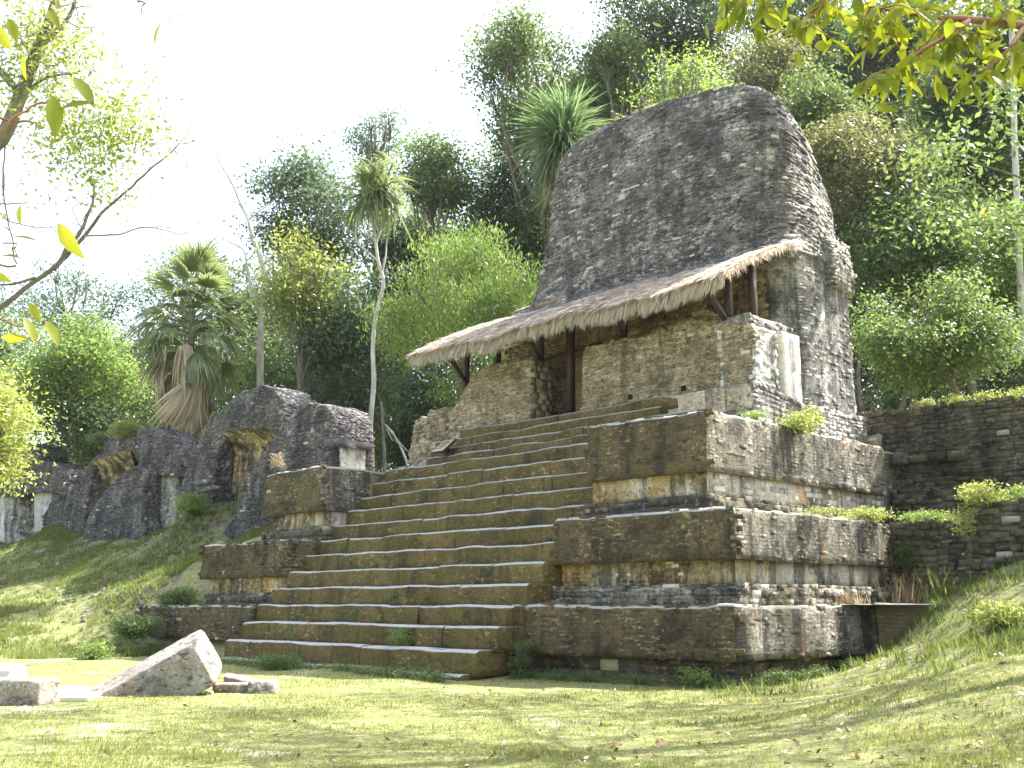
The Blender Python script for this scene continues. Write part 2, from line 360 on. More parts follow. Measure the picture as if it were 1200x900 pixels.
M['recess'] = stone('ochre_recess', (.46, .38, .23), (.36, .29, .17), dark=(.045, .038, .03), wdark=.36, streak=.35, pale=(.66, .60, .46), wpale=.28, moss=(.11, .10, .03), wmoss=.1, orange=(.42, .235, .07), worange=.25, pits=.5, off=5)
M['comb'] = stone('blackened_masonry', (.135, .122, .128), (.20, .185, .185), dark=(.07, .064, .070), wdark=.30, streak=.22, pale=(.50, .48, .46), wpale=.22, pits=.9, wpits=.24, orange=(.30, .21, .12), worange=.02, bump=.5, off=2)
M['combside'] = stone('pale_streaked_masonry', courses=(.3, .095, .6), base=(.30, .29, .27), alt=(.42, .41, .385), dark=(.07, .067, .068), wdark=.3, streak=.34, pale=(.66, .64, .60), wpale=.28, pits=.5, orange=(.36, .26, .15), worange=.03, bump=.5, off=12)
M['wall'] = stone('limestone_masonry', (.36, .30, .21), (.27, .22, .15), dark=(.13, .11, .08), wdark=.2, streak=.15, pale=(.56, .51, .41), wpale=.2, pits=.8, wpits=.2, bump=.4, off=4)
M['plaster'] = stone('white_plaster', (.60, .58, .53), (.46, .45, .41), dark=(.15, .145, .14), wdark=.12, streak=.22, pale=(.74, .72, .67), wpale=.3, pits=.5, bump=.25, off=6)
M['inner'] = stone('warm_inner_masonry', (.36, .265, .16), (.27, .20, .12), dark=(.09, .07, .05), wdark=.25, streak=.2, pale=(.50, .42, .28), wpale=.15, pits=.5, bump=.4, off=8)
M['ruin'] = stone('dark_ruin_masonry', (.11, .102, .108), (.175, .165, .165), dark=(.058, .054, .06), wdark=.3, streak=.25, pale=(.46, .45, .42), wpale=.16, moss=(.12, .13, .05), wmoss=.07, pits=.8, wpits=.14, bump=.5, off=14)
M['recessflank'] = stone('stained_recess_plaster', (.50, .47, .40), (.38, .35, .29), dark=(.07, .065, .055), wdark=.22, streak=.35, pale=(.66, .63, .56), wpale=.2, orange=(.42, .29, .14), worange=.2, pits=.5, off=26)
M['vault'] = stone('ochre_vault', (.46, .38, .22), (.38, .29, .15), dark=(.04, .033, .026), wdark=.2, streak=.55, pale=(.66, .60, .46), wpale=.3, bump=.3, off=16)
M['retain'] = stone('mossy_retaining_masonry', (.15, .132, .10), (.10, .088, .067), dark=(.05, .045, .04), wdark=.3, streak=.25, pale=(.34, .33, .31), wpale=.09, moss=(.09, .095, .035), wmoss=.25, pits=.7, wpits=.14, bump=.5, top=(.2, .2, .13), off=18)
M['block'] = stone('carved_block', (.30, .285, .26), (.25, .215, .17), dark=(.09, .085, .08), wdark=.25, streak=.0, pale=(.50, .48, .45), wpale=.25, orange=(.24, .155, .10), worange=.2, pits=.9, wpits=.2, bump=.6, fine=20, off=20)
M['wood'] = plain('dark_hardwood', (.035, .018, .016), (.06, .03, .026), .6, 8, (1, 1, .2))
M['bark'] = plain('grey_bark', (.22, .19, .15), (.10, .085, .065), .9, 5, (1, 1, .3), .5)
M['barkpale'] = plain('pale_bark', (.55, .53, .48), (.32, .30, .26), .85, 3, (1, 1, .4), .4)
M['barkred'] = plain('reddish_bark', (.30, .15, .07), (.20, .10, .05), .8, 10)
M['signface'] = plain('sign_panel', (.62, .55, .36), (.5, .45, .3), .5, 9)
M['hole_shade'] = plain('putlog_hole_shade', (.01, .009, .008), (.015, .012, .01), .95, 9)
GREEN = dict(
 mid=((0.061, 0.097, 0.032), (0.145, 0.213, 0.069), (0.261, 0.301, 0.099)), dark=((0.035, 0.061, 0.023), (0.083, 0.132, 0.045), (0.161, 0.205, 0.073)),
 bright=((0.103, 0.165, 0.044), (0.221, 0.314, 0.084), (0.361, 0.429, 0.131)), yellow=((0.165, 0.206, 0.057), (0.325, 0.374, 0.111), (0.513, 0.513, 0.189)),
 blue=((0.053, 0.091, 0.046), (0.110, 0.158, 0.078), (0.198, 0.238, 0.131)), olive=((0.082, 0.095, 0.037), (0.178, 0.193, 0.071), (0.316, 0.274, 0.127)))
LM = {k: leafmat('leaf_'+k, *v) for k, v in GREEN.items()}
LM['near'] = leafmat('leaf_near', (.10, .14, .02), (.23, .265, .035), (.36, .36, .06), trans=.6)
LM['palm'] = leafmat('palm_green', (.09, .13, .045), (.24, .29, .13), (.45, .46, .3), trans=.35, gloss=1, rough=.28)
LM['palmblue'] = leafmat('palm_deep_green', (.06, .11, .05), (.16, .23, .10), trans=.4, gloss=.6, rough=.35)
LM['palmdry'] = leafmat('palm_dry', (.28, .22, .14), (.58, .51, .38), trans=.25, gloss=.5)
LM['dry'] = leafmat('dry_twigs', (.22, .16, .09), (.42, .34, .2), trans=.2)
LM['grass'] = leafmat('grass_blades', (.10, .135, .03), (.24, .26, .08), (.50, .45, .28), trans=.4, gloss=.2, rough=.6)
LM['bankgrass'] = leafmat('bank_grass_blades', (.085, .125, .032), (.185, .22, .065), (.36, .34, .18), trans=.4, gloss=.2, rough=.6)
LM['litter'] = leafmat('fallen_leaf', (.10, .045, .02), (.32, .22, .12), (.6, .55, .42), trans=.1, gloss=.3)
LM['thatch'] = leafmat('palm_thatch', (.40, .33, .25), (.72, .64, .53), (.86, .81, .73), trans=.15, gloss=.3, rough=.6)
# ------------------------------------------------------------------ ground
CP = []
for u in np.arange(-34, 3.1, 3.5):
    for v in (-6, 0, 5, 10, 15, 20, 24):
        if u > 1.5 and v > 9: continue
        if u < -.62*v-6 and v > 20: continue
        CP.append((*uv(u, v)[:2], 0))
for p in [(-12.5, 18, 0), (-15, 17.5, 0), (-18, 16.5, 0), (-20, 15.8, 0), (-25, 15.8, 0), (-29, 15.8, 0), (-31, 16.6, 0), (-34, 17, 0), (-29, 12, 0), (-34, 12, 0), (-24, 12, 0), (-18, 13, 0), (-12.6, 15, 0), (-33, 16.9, .05), (-36, 16.5, .03)]: CP.append(p)
for px, py, v in [(0, 768, 35), (60, 768, 35.5), (110, 766, 36), (170, 752, 38), (0, 730, 40), (0, 700, 46), (0, 668, 55), (0, 645, 66), (60, 618, 62), (-60, 680, 62), (110, 638, 55), (150, 645, 51), (182, 632, 49.5), (200, 622, 49), (238, 594, 48.5), (262, 634, 46.5), (300, 625, 44), (230, 655, 43), (200, 668, 44), (150, 690, 41), (100, 720, 40), (100, 690, 45), (50, 668, 51), (215, 690, 39.3), (235, 705, 38.6), (190, 706, 39.2), (300, 640, 38.5)]:
    CP.append(tuple(at(px, py, v)))
for p in [(-12.4, 21, .1), (-12.3, 23.7, .45), (-11.75, 23.6, .85), (-10.6, 23.5, 1.52), (-10.9, 24.4, 1.8), (-9.3, 24.4, 2.45), (-7, 24, 3.2), (-3, 24, 4.0), (2, 24, 4.6), (8, 22, 4.8), (-12.3, 24.5, 1.2), (-12, 25.6, 1.75),
          (-12, 27, 3.3), (-9, 27, 3.7), (-5, 27, 4), (0, 28, 4.4), (-14, 29, 3.4), (-30, 24, 3.2), (-20, 24, 3), (-25, 28, 5), (-18, 28, 5), (-31, 22, 3.0)]: CP.append(p)
for u, v, z in [(3, 15, 0), (4.6, 15, .22), (7, 15, .8), (12, 15, 2), (4.6, 20, .02), (6, 20, .25), (8, 20, .85), (10, 20, 1.5), (14, 20, 2.6), (1.5, 10, 0), (3, 10, .1), (5, 10, .4), (9, 10, 1.2), (15, 10, 2.4), (3, 4, .1), (8, 4, .9), (18, 4, 2), (4, -4, .1), (12, -4, 1), (20, 18, 3.6)]:
    CP.append(tuple(uv(u, v, z)))
for x in range(-110, 61, 12):
    for y in (33, 45, 60, 90, 130): CP.append((x, y, 6.8 if x > -40 else 6.6))
for p in [(-75, 20, 5), (-90, 10, 5.5), (-110, 15, 7), (-65, 10, 2.6), (-60, 0, 2.5), (-50, 6, 1.8), (-80, -10, 4), (-60, 27, 6), (-70, 27, 5.6), (-50, 29, 6.4), (-42, 29, 6.6), (40, 10, 5), (50, 20, 6), (20, 25, 5.2), (30, 0, 3), (-40, 4, .1), (-42, -8, .2)]: CP.append(p)
CP = np.array(CP, float)
def _k(d2): return np.sqrt(d2+.6)
_D = ((CP[:, None, :2]-CP[None, :, :2])**2).sum(-1)
_A = np.zeros((len(CP)+3, len(CP)+3)); _A[:-3, :-3] = -_k(_D)+np.eye(len(CP))*.02; _A[:-3, -3] = 1; _A[:-3, -2:] = CP[:, :2]; _A[-3:, :-3] = _A[:-3, -3:].T
_W = np.linalg.solve(_A, np.concatenate([CP[:, 2], [0, 0, 0]]))
def gh(x, y, rough=True):
    x = np.atleast_1d(np.asarray(x, float)); y = np.atleast_1d(np.asarray(y, float)); o = np.zeros(len(x))
    for i in range(0, len(x), 20000):
        q = np.column_stack([x[i:i+20000], y[i:i+20000]]); K = -_k(((q[:, None]-CP[None, :, :2])**2).sum(-1))
        o[i:i+20000] = K@_W[:-3]+_W[-3]+q@_W[-2:]
    o = np.clip(o, -.05, 9)
    if rough:
        P3 = np.column_stack([x, y, 0*x]); o = o+fbm(P3*.5, 3)*.05+np.clip(o, 0, 1)*fbm(P3*.9, 4)*.22
    return o
def axis_pts(lo, a, b, hi, fine):
    c = list(np.arange(a, b, fine)); s = fine
    while c[-1] < hi: s *= 1.22; c.append(c[-1]+s)
    s = fine
    while c[0] > lo: s *= 1.22; c.insert(0, c[0]-s)
    return np.array(c)
gx = axis_pts(-1500, -62, 10, 1500, .34); gy = axis_pts(-1500, 2, 33, 1500, .34)
GX, GY = np.meshgrid(gx, gy); fx, fy = GX.ravel(), GY.ravel()
fz = np.where((np.abs(fx) < 180) & (np.abs(fy) < 180), 0., 6.5); mk_ = (np.abs(fx) < 180) & (np.abs(fy) < 180); fz[mk_] = gh(fx[mk_], fy[mk_])
nx, ny = len(gx), len(gy); i = np.arange(ny-1)[:, None]*nx; j = np.arange(nx-1)[None]
def ground_mat():
    m, t, b, N, Lk = nodes('lawn'); g = N('ShaderNodeNewGeometry'); pos = g.outputs['Position']
    c = mix(t, ramp(t, noise(t, pos, 1.2, 8, .7), .35, .65), (.15, .185, .055), (.25, .26, .105))
    c = mix(t, ramp(t, noise(t, pos, 6, 8, .75), .45, .62), c, (.30, .28, .15))
    c = mix(t, ramp(t, noise(t, pos, 14, 6, .75, off=3), .52, .62), c, (.085, .12, .022))
    c = mix(t, ramp(t, noise(t, pos, .55, 7, .75, off=9), .57, .66), c, (.48, .43, .33))
    vd = N('ShaderNodeVectorMath'); vd.operation = 'DISTANCE'; q_ = onZ(92, 810, 0); Lk(pos, vd.inputs[0]); vd.inputs[1].default_value = (float(q_[0]), float(q_[1]), 0)   # trodden pale earth round the fallen stones
    c = mix(t, ramp(t, math_(t, 'MULTIPLY', math_(t, 'ADD', vd.outputs['Value'], math_(t, 'MULTIPLY', noise(t, pos, 1.5, 6, .7), 2.4)), .1), .20, .28, (1, 1, 1, 1), (0, 0, 0, 1)), c, (.52, .48, .40))
    sx = N('ShaderNodeSeparateXYZ'); Lk(g.outputs['Normal'], sx.inputs[0])
    steep = ramp(t, sx.outputs[2], .80, .93, (1, 1, 1, 1), (0, 0, 0, 1))
    soil = mix(t, ramp(t, noise(t, pos, 2.5, 7, .75, off=13), .4, .6), (.24, .22, .19), (.13, .105, .07))
    c = mix(t, math_(t, 'MULTIPLY', steep, ramp(t, noise(t, pos, 1.1, 6, .7, off=5), .45, .6)), c, soil)
    c = mix(t, 1.0, c, ramp(t, noise(t, pos, 40, 4, .7), .3, .7, (.6, .6, .6, 1), (1.35, 1.35, 1.35, 1)), 'MULTIPLY')
    Lk(c, b.inputs['Base Color']); b.inputs['Roughness'].default_value = 1; b.inputs['Specular IOR Level'].default_value = .1
    bm = N('ShaderNodeBump'); bm.inputs['Strength'].default_value = .7; bm.inputs['Distance'].default_value = .06
    Lk(noise(t, pos, 22, 7, .75), bm.inputs['Height']); Lk(bm.outputs[0], b.inputs['Normal']); return m
M['ground'] = ground_mat()
G0 = mk('ground', np.column_stack([fx, fy, fz]), np.stack([i+j, i+j+1, i+nx+j+1, i+nx+j], -1).reshape(-1, 4), M['ground'], smooth=True)
tag(G0, 'grassy plaza lawn rising into banks left and right of the temple', kind='structure')

# ------------------------------------------------------------------ the stepped temple
XL, XR = -28.6, -17.82
temple = thing('stepped_temple', 'stepped stone temple with a broad stairway and a tall blackened roof comb', 'temple', loc=(-23.2, 16.1, 0))
RIS = [.10, .62, 1.11, 1.58, 2.07, 2.57, 3.07, 3.55, 4.02, 4.53, 5.00, 5.48, 5.95]
YS = [15.95, 16.33, 16.85, 17.32, 17.80, 18.33, 18.87, 19.38, 19.93, 20.45, 20.95, 21.42, 21.9]
STEPS = [(YS[k], RIS[k-1] if k else -.2, RIS[k], XL, XR+(.0 if k > 1 else -.12*(2-k))) for k in range(13)]
STEPS += [(22.55, 5.95, 6.30, -27.2, -16.9), (22.98, 6.30, 6.64, -27.5, -16.7), (23.42, 6.64, 6.98, -27.8, -18.25), (23.82, 6.98, 7.33, -27.0, -17.9)]
for k, (y, za, zb, xa, xb) in enumerate(STEPS):
    dep = 1.15 if k != 12 else 2.2
    cuts = [xa]
    while cuts[-1] < xb-2.6: cuts.append(cuts[-1]+random.uniform(.9, 2.3))
    cuts.append(xb)
    for ca, cb in zip(cuts[:-1], cuts[1:]):
        dy, dz = random.gauss(0, .008), random.gauss(0, .006)
        pb_ = rpoly([(ca+.001, y+dy), (cb-.001, y+dy), (cb-.001, y+dep), (ca+.001, y+dep)], [.02, .02, 0, 0], 2)
        def ins(p, d): q = p.copy(); q[:, 1] = np.where(q[:, 1] < y+.3, q[:, 1]+d, q[:, 1]); return q
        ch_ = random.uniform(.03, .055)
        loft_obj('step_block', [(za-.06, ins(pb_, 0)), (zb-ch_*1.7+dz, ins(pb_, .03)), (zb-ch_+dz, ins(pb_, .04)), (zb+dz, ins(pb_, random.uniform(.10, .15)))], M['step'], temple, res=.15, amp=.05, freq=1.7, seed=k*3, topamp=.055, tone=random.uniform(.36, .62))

def tier(name, pts, z0, z1, mat, inset=0, bat=0, stones=None, seed=0, r=None, c=None, smat=None, amp=.055, tone=.5, res=.14, topamp=.06, keep=.96, prot=(.0, .03)):
    P = rpoly(pts, r or [.05]*len(pts), 2); ctr = np.mean(P, axis=0)
    def sh_(P, d):   # move every side inward by d
        T = np.roll(P, -1, 0)-np.roll(P, 1, 0); N = np.column_stack([T[:, 1], -T[:, 0]]); N /= np.linalg.norm(N, axis=1)[:, None]+1e-9; return P-N*d
    o, G, N = loft_obj(name, [(z0, sh_(P, inset)), (z1-.06, sh_(P, inset+bat*(z1-z0))), (z1, sh_(P, inset+bat*(z1-z0)+.05))], mat, temple, res=res, amp=amp, seed=seed, topamp=topamp, tone=tone)
    if name == 'terrace_recess':     # the flank of the recess keeps its white plaster
        o.data.materials.append(M['recessflank'])
        for p in o.data.polygons:
            if p.normal.x > .6 and len(p.vertices) < 8 and z0 > 1: p.material_index = 1
    if stones:
        L, H = stones; a, b_ = c or (0, 1)
        s = grid_stones('masonry', G, smat or mat, o, a, b_, L=L, H=H, D=.1, prot=prot, seed=seed, keep=keep)
    return o, G
T1 = [(XR-.5, 17.66), (-12.5, 18.25), (-12.25, 23.65), (-10.4, 23.65), (-10.4, 26), (XR-.5, 26)]
T1b = [(XR-.5, 17.9), (-12.75, 18.5), (-12.5, 24.2), (XR-.5, 26)]
T2 = [(XR, 18.68), (-12.72, 18.72), (-12.78, 25.6), (XR, 25.6)]
T3 = [(XR, 19.92), (-14.2, 19.92), (-14.25, 28.45), (XR, 28.45)]
# the front of each tier is plastered, its flank shows coursed stone: two materials on one body
def two_sided(name, pts, z0, z1, bat, seed, mat_f, mat_s, stf, sts, flank, **k):
    """body in the front material, its flank clad with coursed stones"""
    o, G = tier(name, pts, z0, z1, mat_f, bat=bat, seed=seed, **k)
    o.data.materials.append(mat_s)
    for p in o.data.polygons:
        if p.normal.x > .6 and len(p.vertices) < 8: p.material_index = 1
    Cn = G.shape[1]; mid = G[G.shape[0]//2]; cum = np.concatenate([[0], np.cumsum(np.linalg.norm(np.diff(np.concatenate([mid, mid[:1]]), axis=0), axis=1))])
    def frac(pt): d = np.linalg.norm(mid[:, :2]-np.array(pt)[None], axis=1); return cum[int(np.argmin(d))]/cum[-1]
    if sts: grid_stones('proud_stones', G, mat_s, o, frac(pts[flank[0]])+.004, frac(pts[flank[1]])-.004, L=sts[0], H=sts[1], D=.1, prot=(-.006, .007), seed=seed, keep=.16, tvar=.07, jit=.05, tilt=.012, fill=1.02)
    if stf: grid_stones('front_masonry', G, mat_f, o, 0, frac(pts[flank[0]]), L=stf[0], H=stf[1], D=.1, prot=(-.03, .005), seed=seed+7, keep=.45, tvar=.12)
    return o, G
fine = ((.18, .42), .10)
two_sided('terrace_moulding', T1, .50, 1.58, .03, 1, M['moulding'], M['side'], fine, ((.16, .36), .085), (1, 2))
tier('terrace_moulding', [(-12.4, 23.56), (-9.9, 23.56), (-9.9, 25.9), (-12.4, 25.9)], .3, 1.62, M['moulding'], bat=.02, seed=9, tone=.95)  # tone raised so the colour makes up for shade beside the bank
tier('terrace_recess', T1b, -.3, .56, M['retain'], stones=((.3, .6), .2), seed=2, amp=.05, smat=M['moulding'], keep=.9)
tier('sub_plinth', [(XR, 18.78), (-12.78, 18.82), (-12.85, 25.4), (XR, 25.4)], 1.55, 1.98, M['side'], stones=((.25, .5), .14), seed=3)
tier('terrace_recess', [(XR, 18.98), (-12.95, 19.02), (-13.0, 25.5), (XR, 25.5)], 1.95, 2.56, M['recess'], stones=((.15, .3), .085), seed=4, c=(0, .17), amp=.02, prot=(-.01, .02))
two_sided('terrace_moulding', T2, 2.5, 3.57, .03, 5, M['moulding'], M['side'], fine, ((.16, .36), .085), (1, 2))
tier('sub_plinth', [(XR-.0, 19.95), (-14.25, 20.0), (-14.25, 28.3), (XR, 28.3)], 3.52, 3.98, M['retain'], stones=((.25, .5), .12), seed=6)
tier('terrace_recess', [(XR-.0, 20.12), (-14.38, 20.14), (-14.4, 28.4), (XR, 28.4)], 3.95, 4.62, M['recess'], seed=7, amp=.03, stones=((.2, .5), .13), c=(.16, .5), smat=M['plaster'], prot=(-.03, .01))
two_sided('terrace_moulding', T3, 4.54, 5.92, .02, 8, M['moulding'], M['side'], fine, ((.16, .36), .085), (1, 2), topamp=.06)
# left counterparts
tier('terrace_moulding', [(-37.1, 17.75), (XL-.0, 17.2), (XL, 21), (-37.1, 21)], .52, 1.56, M['moulding'], bat=.03, stones=fine, seed=11, c=(0, .35), keep=.6, prot=(-.02, .012))
tier('terrace_recess', [(-36.9, 18.0), (XL, 17.5), (XL, 21), (-36.9, 21)], -.3, .56, M['recess'], seed=12, stones=((.3, .6), .2), c=(0, .35), smat=M['retain'])
tier('sub_plinth', [(-33.9, 18.55), (XL, 18.4), (XL, 23), (-33.9, 23)], 1.5, 1.9, M['retain'], seed=13, stones=((.25, .5), .13), c=(0, .4))
tier('terrace_recess', [(-33.8, 18.68), (XL, 18.55), (XL, 23), (-33.8, 23)], 1.85, 2.5, M['recess'], seed=14, stones=((.18, .34), .10), c=(0, .35), amp=.02, prot=(-.01, .02))
tier('terrace_moulding', [(-34.0, 18.35), (XL+.02, 18.3), (XL+.02, 23), (-34.0, 23)], 2.42, 3.56, M['moulding'], bat=.04, stones=fine, seed=15, c=(0, .34), keep=.6, prot=(-.02, .012))
tier('sub_plinth', [(-32.0, 19.5), (XL, 19.42), (XL, 28), (-32.0, 28)], 3.5, 3.95, M['retain'], seed=16, stones=((.25, .5), .13), c=(0, .5))
tier('terrace_recess', [(-31.95, 19.7), (XL-.04, 19.62), (XL-.04, 28), (-31.95, 28)], 3.9, 4.56, M['recess'], seed=17, amp=.03)
two_sided('terrace_moulding', [(-32.05, 19.45), (XL+.03, 19.4), (XL+.03, 28), (-32.05, 28)], 4.48, 5.9, .05, 18, M['moulding'], M['side'], fine, ((.25, .5), .15), (1, 2))
tier('upper_platform', [(-32, 22.9), (-14.5, 22.9), (-14.5, 29.6), (-32, 29.6)], 3.6, 5.9, M['side'], seed=19)

# building plinth on the top terrace, with squared slabs along its front
PLB = [(-30.6, 23.95), (-15.52, 23.92), (-15.42, 26.5), (-15.3, 26.55), (-15.3, 29.75), (-30.6, 29.75)]
def z_pl(G):
    G = G.copy(); h = np.clip((G[..., 2]-5.8)/1.5, 0, 1); drop = np.clip((G[..., 1]-24.3)/2, 0, 1)*.35*(G[..., 0] > -17); lf = np.clip((-27.2-G[..., 0])/2, 0, 1)*.9
    G[..., 2] -= h*(drop+lf); return G
plo, plG, _ = loft_obj('building_plinth', [(5.8, rpoly(PLB, .04, 2)), (7.25, rpoly(PLB, .05, 2)), (7.3, rpoly(PLB, .07, 2))], M['combside'], temple, res=.17, amp=.03, seed=21, zfun=z_pl)
grid_stones('plinth_masonry', plG, M['combside'], plo, .33, .62, L=(.2, .45), H=.11, seed=21, prot=(0, .012), tvar=.08, jit=.07, tilt=.02, fill=1.02)
x = -18.0
for q, wl in enumerate([1.35, 1.15, .0]):
    pass
for xa, xb in [(-18.35, -17.0), (-16.97, -16.35), (-16.32, -15.56)]:
    P = rpoly(rect(xa, xb, 23.84, 24.2), .03, 1); loft_obj('plinth_slab', [(6.62, P), (7.29+random.uniform(-.02, .02), P)], M['wall'], temple, res=.15, amp=.02, seed=int(xa*-10), tone=random.random())

# front wall of the building, broken along its top
YW = 24.05
def wz(pts): return [(float(onY(a, b, YW)[0]), float(onY(a, b, YW)[2])) for a, b in pts]
lw = wz([(536, 474), (546, 455), (558, 437), (572, 429), (590, 426), (606, 423.5), (620, 421)])
left_wall = slab('front_wall', [(-23.92, 7.0)]+lw[::-1]+[(-27.75, 7.9), (-28.1, 6.2), (-23.92, 6.2)][:2]+[(-28.1, 6.0), (-23.92, 6.0)], YW, 1.06, M['wall'], temple, stones=(.24, .085, .025), seed=31, jit=.02, nojamb=True)
z = 7.25
while z < 9.25:
    h = random.uniform(.16, .27); y0 = YW+.01
    while y0 < YW+1.0:
        l = random.uniform(.25, .55); l = min(l, YW+1.06-y0); V, Fq = boxes(np.array([[-23.92+random.uniform(-.035, -.015), y0+l/2, z+h/2]]), np.array([[0., 1, 0]]), np.array([[1., 0, 0]]), np.array([l*.97]), np.array([h*.95]), np.array([.12]), .1); mk('jamb_block', V, Fq, M['wall'], left_wall, np.full(8, random.uniform(.2, .75))); y0 += l
    z += h
rw = wz([(685, 414), (690, 406), (720, 399), (768, 391), (795, 377), (815, 373), (834, 376), (850, 382), (868, 381), (881, 379)])
right_wall = slab('front_wall', [(-21.56, 7.25)]+rw+[(-15.6, 7.2)], YW, 1.06, M['wall'], temple, stones=(.24, .085, .025), seed=32, jit=.02)
slab('wall_core', wz([(735, 400), (768, 382), (790, 372), (812, 363), (830, 366), (845, 374), (862, 380), (862, 400)]), YW+.35, .6, M['wall'], temple, stones=(.3, .09, .05), seed=33)
slab('broken_wall_end', [(-30.05, 5.9)]+wz([(479, 520), (486, 495), (504, 482), (520, 476), (536, 472)])+[(-27.6, 5.9)], YW+.12, 1.3, M['wall'], temple, stones=(.36, .12, .06), seed=34, jit=.1)
# putlog holes: solid near-black blocks, the shade inside put into their colour
for px, py in [(739.5, 465.5), (801.5, 455)]:
    p = onY(px, py, YW); V, Fq = boxes(np.array([[p[0], YW+.0, p[2]]]), np.array([[1., 0, 0]]), np.array([[0, -1., 0]]), np.array([.16]), np.array([.14]), np.array([.11]), .2)
    mk('putlog_hole_shade', V, Fq, M['hole_shade'], right_wall)
# flank of the building: plastered panels and pilaster
def vslab(name, y0, y1, z0, z1, x0, th, mat, sd, stn=None, tone=.5):
    P = rpoly(rect(x0-th, x0, y0, y1), .025, 1); o, G, _ = loft_obj(name, [(z0, P), (z1, P)], mat, temple, res=.16, amp=.03, seed=sd, tone=tone)
    if stn: grid_stones('masonry', G, mat, o, L=stn[0], H=stn[1], seed=sd, prot=(-.02, .02), keep=.9)
    return o
vslab('flank_wall', 24.1, 25.25, 6.9, 8.9, -15.58, 1.0, M['plaster'], 41, ((.2, .45), .12))
vslab('flank_recess', 25.0, 25.5, 6.9, 8.8, -15.72, .9, M['plaster'], 42)
vslab('pilaster', 25.45, 26.35, 6.75, 8.95, -15.5, 1.0, M['plaster'], 43, tone=.7)
vslab('flank_cornice', 24.1, 26.3, 8.85, 9.25, -15.72, 1.0, M['combside'], 44, ((.2, .45), .1))

# rear mass and roof comb
CORNER = [.3, 1.0, .35, .3]; CORNERC = [.4, 2.3, .5, .3]
def ztop(x, y):
    z = np.interp(x, [-26.6, -25.9, -25.3, -24.4, -23.0, -20.4, -18, -17, -16.4, -15.8], [16.0, 16.6, 17.3, 17.8, 18.05, 18.0, 17.7, 17.4, 17.0, 16.6])
    return z-np.interp(y, [26.9, 27.4, 28.0, 28.7, 29.45, 30], [0, .3, .9, 1.8, 2.7, 3.3])*np.interp(x, [-26, -18, -16], [.35, .6, 1])
def z_comb(G):
    G = G.copy(); t = (G[..., 2]-11.6)/(18.1-11.6); k = G[..., 2] > 11.6
    G[..., 2] = np.where(k, 11.6+t*(ztop(G[..., 0], G[..., 1])-11.6), G[..., 2]); return G
def cp(z, xl, xr, yf, yb): return (z, rpoly(rect(xl, xr, yf, yb), CORNER, 6))
def cq(z, xl, xr, yf, yb): return (z, rpoly(rect(xl, xr, yf, yb), [a*min(1, max(.45, (z-11)/3)) for a in CORNERC], 6))
lo, loG, _ = loft_obj('rear_wall', [cp(5.85, -27.7, -15.55, 26.5, 29.8), cp(7.1, -27.7, -15.6, 26.5, 29.75), cp(11.75, -27.6, -15.68, 26.5, 29.8), cp(12.1, -27.3, -15.72, 26.62, 29.75)], M['combside'], temple, res=.2, amp=.05, seed=51)
mid = loG[loG.shape[0]//2]
grid_stones('rear_masonry', loG, M['inner'], lo, 0, .372, L=(.22, .5), H=.11, seed=52, prot=(.005, .035), keep=.995)
grid_stones('flank_masonry', loG, M['combside'], lo, .372, .56, L=(.18, .42), H=.095, seed=53, prot=(-.01, .012), D=.14, tvar=.08, keep=.38, jit=.08, tilt=.03, fill=1.02)
def ringz(P): P = P.copy(); P[:, 2] = ztop(P[:, 0], P[:, 1])+fbm(P*1.3, 9)*.12; return P
co, coG, _ = loft_obj('roof_comb', [cq(11.6, -26.45, -15.62, 26.42, 29.75), cq(12.0, -26.35, -15.70, 26.55, 29.75), cq(14.0, -25.95, -15.85, 26.6, 29.75), cq(16.5, -25.5, -15.95, 26.75, 29.7), cq(18.1, -25.3, -16.05, 26.95, 29.6)], M['comb'], temple, rings=5, ringfun=ringz, res=.22, amp=.12, freq=.7, seed=54, zfun=z_comb)
def fr(G, pt):
    m_ = G[G.shape[0]//2]; cum = np.concatenate([[0], np.cumsum(np.linalg.norm(np.diff(np.concatenate([m_, m_[:1]]), axis=0), axis=1))])
    return cum[int(np.argmin(np.linalg.norm(m_[:, :2]-np.array(pt)[None], axis=1)))]/cum[-1]
fa = fr(coG, (-16.05, 28.1)); fb = fr(coG, (-15.9, 29.5))
grid_stones('comb_masonry', coG, M['comb'], co, 0, fa, L=(.14, .42), H=.078, D=.14, seed=55, prot=(-.03, .04), tvar=.24, keep=.97, hj=.35, wob=.12)
grid_stones('comb_flank_masonry', coG, M['combside'], co, fa, fb, L=(.14, .4), H=.08, D=.14, seed=56, prot=(-.02, .035), tvar=.25, keep=.97, hj=.35, wob=.12)
for a, b in [(861, 309), (847, 270), (745, 258), (838, 285), (736, 280)]: pass
for px, py, s in [(733, 258, .16), (823, 277, .2), (785, 229, .12)]:
    p = onY(px, py, 26.75); V, Fq = boxes(np.array([[p[0], 26.72, p[2]]]), np.array([[1., 0, .1]]), np.array([[0, -1., 0]]), np.array([s]), np.array([s*.8]), np.array([.2]), .3)
    mk('broken_socket_shade', V, Fq, M['hole_shade'], co)  # solid dark block, shade of the broken socket painted as colour
loft_obj('comb_ledge', [cp(11.45, -27.2, -15.7, 26.25, 27.2), cp(11.72, -27.1, -15.75, 26.27, 27.2), cp(12.0, -26.9, -15.9, 26.6, 27.2)], M['comb'], temple, res=.2, amp=.06, seed=57)
P = rpoly([(-16.8, 28.3), (-15.5, 28.3), (-15.52, 29.85), (-16.8, 29.85)], .25, 2)
bo, bG, _ = loft_obj('flank_bulge', [(10.9, P*1), (11.2, P+np.array([.0, 0])), (12.2, P+np.array([-.02, 0])), (12.45, P*.999+np.array([-.15, 0]))], M['combside'], temple, res=.2, amp=.12, seed=58)
